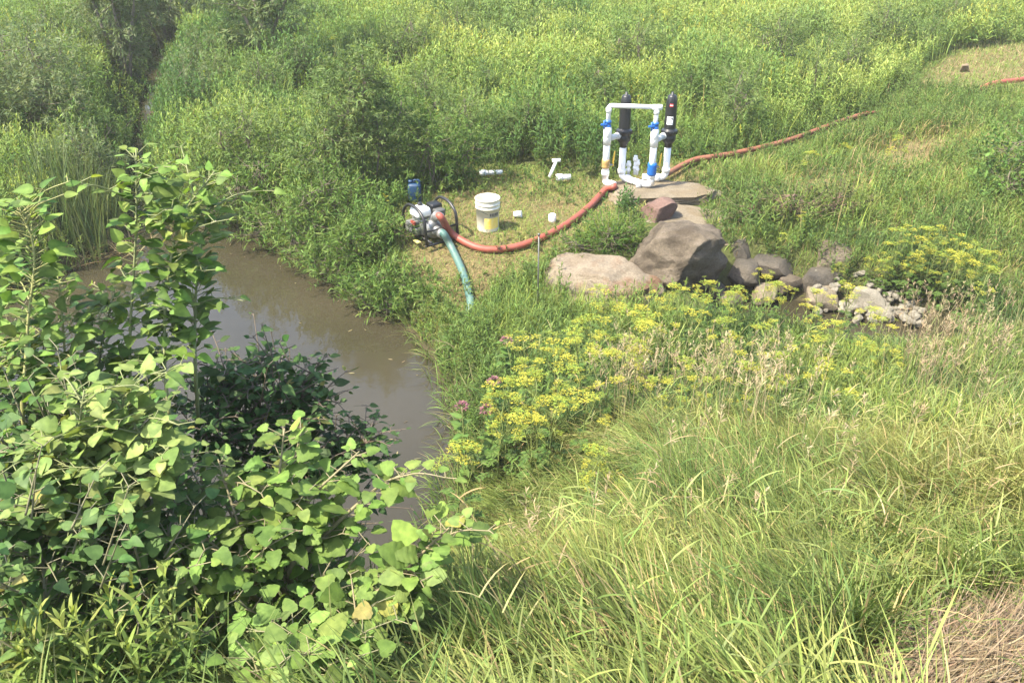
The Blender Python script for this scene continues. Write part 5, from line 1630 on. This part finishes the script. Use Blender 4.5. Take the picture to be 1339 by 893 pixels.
def shoot_bush(name, label, cat, base, shoots, nleaf, size, cols, tmpl, fill=None, stemcol=(.19, .21, .08), twigs=3, pet=.05, tmean=.5, r0=.009):
    """shoots: lists of (px, py, depth) for the upper ends; every shoot grows from the base"""
    base = np.asarray(base, float)
    root = thing(name, label, cat, base)
    st, fo = Cloud(), Cloud()
    for s in shoots:
        pts = [base + rng.normal(0, .05, 3) * np.array([1, 1, 0])] + [D(*k) for k in s]
        ln = np.linalg.norm(np.diff(np.array(pts), axis=0), axis=1).sum()
        ax = shoot(st, fo, pts, max(5, int(nleaf * ln)), size, cols, tmpl, .38, r0, .0025, stemcol, pet, tmean)
        for k in range(int(twigs * ln * 2)):
            q0 = ax[int(len(ax) * rng.uniform(.42, .94))]
            az = rng.uniform(0, 6.28); L_ = rng.uniform(.10, .22)
            d = np.array([math.cos(az), math.sin(az), rng.uniform(.1, .7)])
            shoot(st, fo, [q0, q0 + d * L_ * .5 + np.array([0, 0, .02]), q0 + d * L_], int(rng.integers(5, 9)), size * .85, cols, tmpl, .15, .0035, .0015, stemcol, pet * .8, tmean)
    if fill:
        for (c, ra, n) in fill:
            for _ in range(n):
                dr = unit(rng.normal(0, 1, 3)); p = np.asarray(c) + dr * np.asarray(ra) * rng.random() ** .4
                p[2] = max(p[2], float(hgt(p[0], p[1])) + .05)
                d = unit(dr * .6 + np.array([0, 0, .5]) + rng.normal(0, .4, 3)); L_ = rng.uniform(.12, .28)
                shoot(st, fo, [p, p + d * L_ * .5, p + d * L_], int(rng.integers(5, 9)), size * .9, cols, tmpl, .1, .0035, .0015, stemcol, pet * .8, tmean - .1)
    st.build("stems", M_STEM, parent=root, origin=base)
    fo.build("foliage", M_LEAF, parent=root, origin=base)
    return root


POP = ((.055, .11, .03), (.095, .165, .042), (.138, .215, .046), (.205, .262, .062))
POPD = ((.05, .10, .03), (.08, .145, .042), (.13, .19, .058))
BUR = ((.075, .13, .034), (.12, .195, .045), (.175, .25, .06))
shoot_bush("poplar_sapling", "tall poplar sapling whose topmost leaf cluster stands before the creek", "sapling", on_land(-1.75, 3.55),
           [[(190, 640, 3.4), (170, 480, 3.3), (178, 300, 3.2), (178, 195, 3.15)], [(230, 600, 3.4), (215, 440, 3.3), (232, 300, 3.2), (280, 225, 3.15)], [(260, 560, 3.5), (255, 420, 3.4), (262, 330, 3.3), (280, 255, 3.25)],
            [(150, 620, 3.4), (130, 480, 3.35), (150, 380, 3.3)]], 30, .066, POP, OVATE, twigs=1.5, tmean=.55, pet=.045)
shoot_bush("poplar_sapling", "yellow-stemmed poplar sapling at the far left edge", "sapling", on_land(-2.3, 3.3),
           [[(40, 620, 3.2), (35, 450, 3.1), (45, 330, 3.05), (20, 265, 3.0)], [(10, 600, 3.3), (-20, 430, 3.3), (-30, 300, 3.3)], [(80, 600, 3.3), (85, 470, 3.2), (75, 360, 3.2)]], 30, .068, POP, OVATE, twigs=1.6, tmean=.5, stemcol=(.26, .26, .09), pet=.06)
b0 = on_land(-1.75, 2.9)
shoot_bush("poplar_sapling", "bright yellow-green leaved poplar sapling in the middle of the bush", "sapling", on_land(-1.45, 2.9),
           [[(150, 700, 2.8), (150, 600, 2.75), (165, 500, 2.7)], [(110, 700, 2.8), (100, 600, 2.7), (110, 510, 2.65)], [(190, 690, 2.8), (200, 600, 2.7), (150, 520, 2.7)], [(90, 720, 2.8), (70, 640, 2.7), (60, 570, 2.65)]], 28, .072,
           ((.07, .14, .04), (.12, .19, .05), (.18, .24, .07), (.22, .27, .09)), OVATE, twigs=2.5, tmean=.6, pet=.05)
shoot_bush("leafy_bush", "dense mid-green leafy bush filling the lower left corner", "bush", on_land(-1.9, 2.6),
           [[(60, 800, 2.6), (50, 650, 2.8)], [(150, 800, 2.7), (200, 650, 2.9)], [(20, 760, 2.6), (-30, 560, 2.9)], [(210, 800, 2.9), (260, 650, 3.1)]], 24, .062, POPD, OVATE, twigs=3, tmean=.5, stemcol=(.16, .15, .08),
           fill=[(D(50, 660, 3.0), (.45, .4, .36), 120), (D(130, 650, 3.2), (.38, .4, .26), 85), (D(-60, 560, 3.3), (.45, .5, .40), 80), (D(40, 570, 3.5), (.4, .4, .2), 50), (D(60, 780, 2.6), (.4, .25, .3), 70), (D(230, 720, 3.0), (.33, .3, .26), 70), (D(0, 480, 3.6), (.28, .4, .2), 22)])
shoot_bush("dark_shrub", "dark green small-leaved shrub reaching over the water at the pool's centre", "shrub", on_land(-1.1, 3.9),
           [[(330, 640, 3.7), (370, 530, 3.8), (430, 462, 3.85)], [(310, 640, 3.7), (320, 540, 3.7), (345, 465, 3.75)], [(340, 650, 3.7), (400, 560, 3.75), (415, 515, 3.8)], [(290, 620, 3.6), (285, 540, 3.6), (300, 480, 3.6)],
            [(360, 660, 3.7), (430, 600, 3.8), (490, 575, 3.8)], [(400, 660, 3.7), (440, 610, 3.8), (500, 600, 3.9)]], 26, .060, ((.028, .06, .02), (.05, .10, .03), (.08, .14, .042)), OVATE2, twigs=5, stemcol=(.12, .09, .06), pet=.025,
           fill=[(D(330, 575, 3.75), (.28, .25, .26), 70), (D(370, 525, 3.8), (.2, .2, .16), 30), (D(400, 650, 3.8), (.28, .2, .18), 36)])
shoot_bush("burdock", "bright burdock with pale branching stems at the bottom centre", "plant", on_land(-.82, 2.85),
           [[(362, 760, 2.9), (366, 680, 2.9), (395, 560, 2.85)], [(350, 760, 2.9), (362, 650, 2.85), (372, 560, 2.8)], [(380, 760, 2.9), (420, 705, 2.85), (490, 640, 2.8), (530, 618, 2.78)], [(340, 770, 2.85), (310, 680, 2.8), (285, 600, 2.8)],
            [(370, 740, 2.9), (400, 660, 2.85), (470, 590, 2.85)], [(330, 780, 2.85), (300, 730, 2.75), (250, 690, 2.7)]], 22, .068, BUR, LOBED, twigs=1.0, stemcol=(.22, .19, .10), pet=.045, tmean=.55, r0=.012,
           fill=[(D(340, 760, 2.9), (.26, .22, .16), 26), (D(400, 775, 2.95), (.18, .2, .12), 14)])
shoot_bush("burdock", "separate burdock branch leaning right over the pool's near corner", "plant", on_land(-.55, 3.0),
           [[(470, 800, 2.85), (520, 756, 2.8), (560, 715, 2.75), (593, 685, 2.72)], [(450, 830, 2.8), (500, 790, 2.75), (530, 780, 2.75)]], 24, .076, BUR, LOBED, twigs=.7, stemcol=(.24, .20, .11), pet=.045, tmean=.6, r0=.011)
shoot_bush("burdock", "low young burdock at the bottom edge below the branching one", "plant", on_land(-.68, 2.1),
           [[(370, 870, 2.5), (385, 830, 2.5)], [(420, 870, 2.5), (440, 830, 2.5)], [(400, 890, 2.45), (405, 850, 2.4)], [(350, 890, 2.45), (330, 860, 2.4)]], 32, .074, BUR, LOBED, twigs=2, stemcol=(.2, .19, .09), pet=.06, tmean=.6)
# tall grass and leafy weeds under the bush
cl = Cloud()
x, y = seeds(-3.2, -.1, 1.1, 4.6, 520)
k = in_view(x, y, hgt(x, y) + .2) & (sdist(x, y, POND) > .05)
x, y = x[k], y[k]; n = len(x)
cc = jitter(mixcol(np.clip(fnoise(x, y, .5, 71) + rng.normal(0, .15, n), 0, 1), (.06, .10, .03), (.10, .15, .045), (.16, .19, .06), (.32, .27, .13)))
blades(cl, np.stack([x, y, hgt(x, y)], 1), rng.uniform(0, 6.28, n), np.abs(rng.normal(.25, .2, n)), rng.uniform(.2, 1.2, n), rng.uniform(.15, .38, n), .008, cc, S=4, tipcol=cc * 1.25)
tag(cl.build("under_grass", M_GRASS), "long thin grass growing up through the foreground bush", "grass", kind="stuff")
for k, (a, b_, lb) in enumerate([(95, 830, "narrow-leaved weed stalk rising through bush shade at lower left"), (190, 800, "narrow-leaved weed stalk between the corner bush and the branching burdock"),
                                 (30, 860, "narrow-leaved weed at the extreme lower left corner")]):
    tp = D(a, b_ - 60, 2.35)
    g = on_land(tp[0], tp[1] + .0)
    root = thing("weed_stalk", lb, "plant", g)
    cl = Cloud(); h = max(.3, tp[2] - g[2])
    n = 5
    leafy(cl, rng.normal(0, .05, n), rng.normal(0, .05, n), np.zeros(n), h * rng.uniform(.75, 1.05, n), np.abs(rng.normal(0, .15, n)), 26, .11, .016, np.tile(MDG, (n, 1)), np.tile(YLG, (n, 1)), S=3)
    cl.build("foliage", M_GRASS, parent=root)

# ------------------------------------------------------------------ thin haze volume round everything, added to lift the dark tones
c = Cloud()
hx0, hx1, hy0, hy1, hz0, hz1 = -830.0, 830.0, -830.0, 1650.0, -2.2, 9.0
c.add([(a, b, d) for d in (hz0, hz1) for b in (hy0, hy1) for a in (hx0, hx1)], None, [(0, 2, 3, 1), (4, 5, 7, 6), (0, 1, 5, 4), (2, 6, 7, 3), (0, 4, 6, 2), (1, 3, 7, 5)])
m, nt, out = nodes_of("shadow_lift_haze")
pv = nt.nodes.new("ShaderNodeVolumePrincipled")
pv.inputs["Color"].default_value = (0.95, 0.95, 0.90, 1)
pv.inputs["Density"].default_value = 0.0014
nt.links.new(pv.outputs[0], out.inputs["Volume"])
tag(c.build("haze", m, smooth_=False), "thin pale haze volume added to lift the shadows", None, kind="stuff")
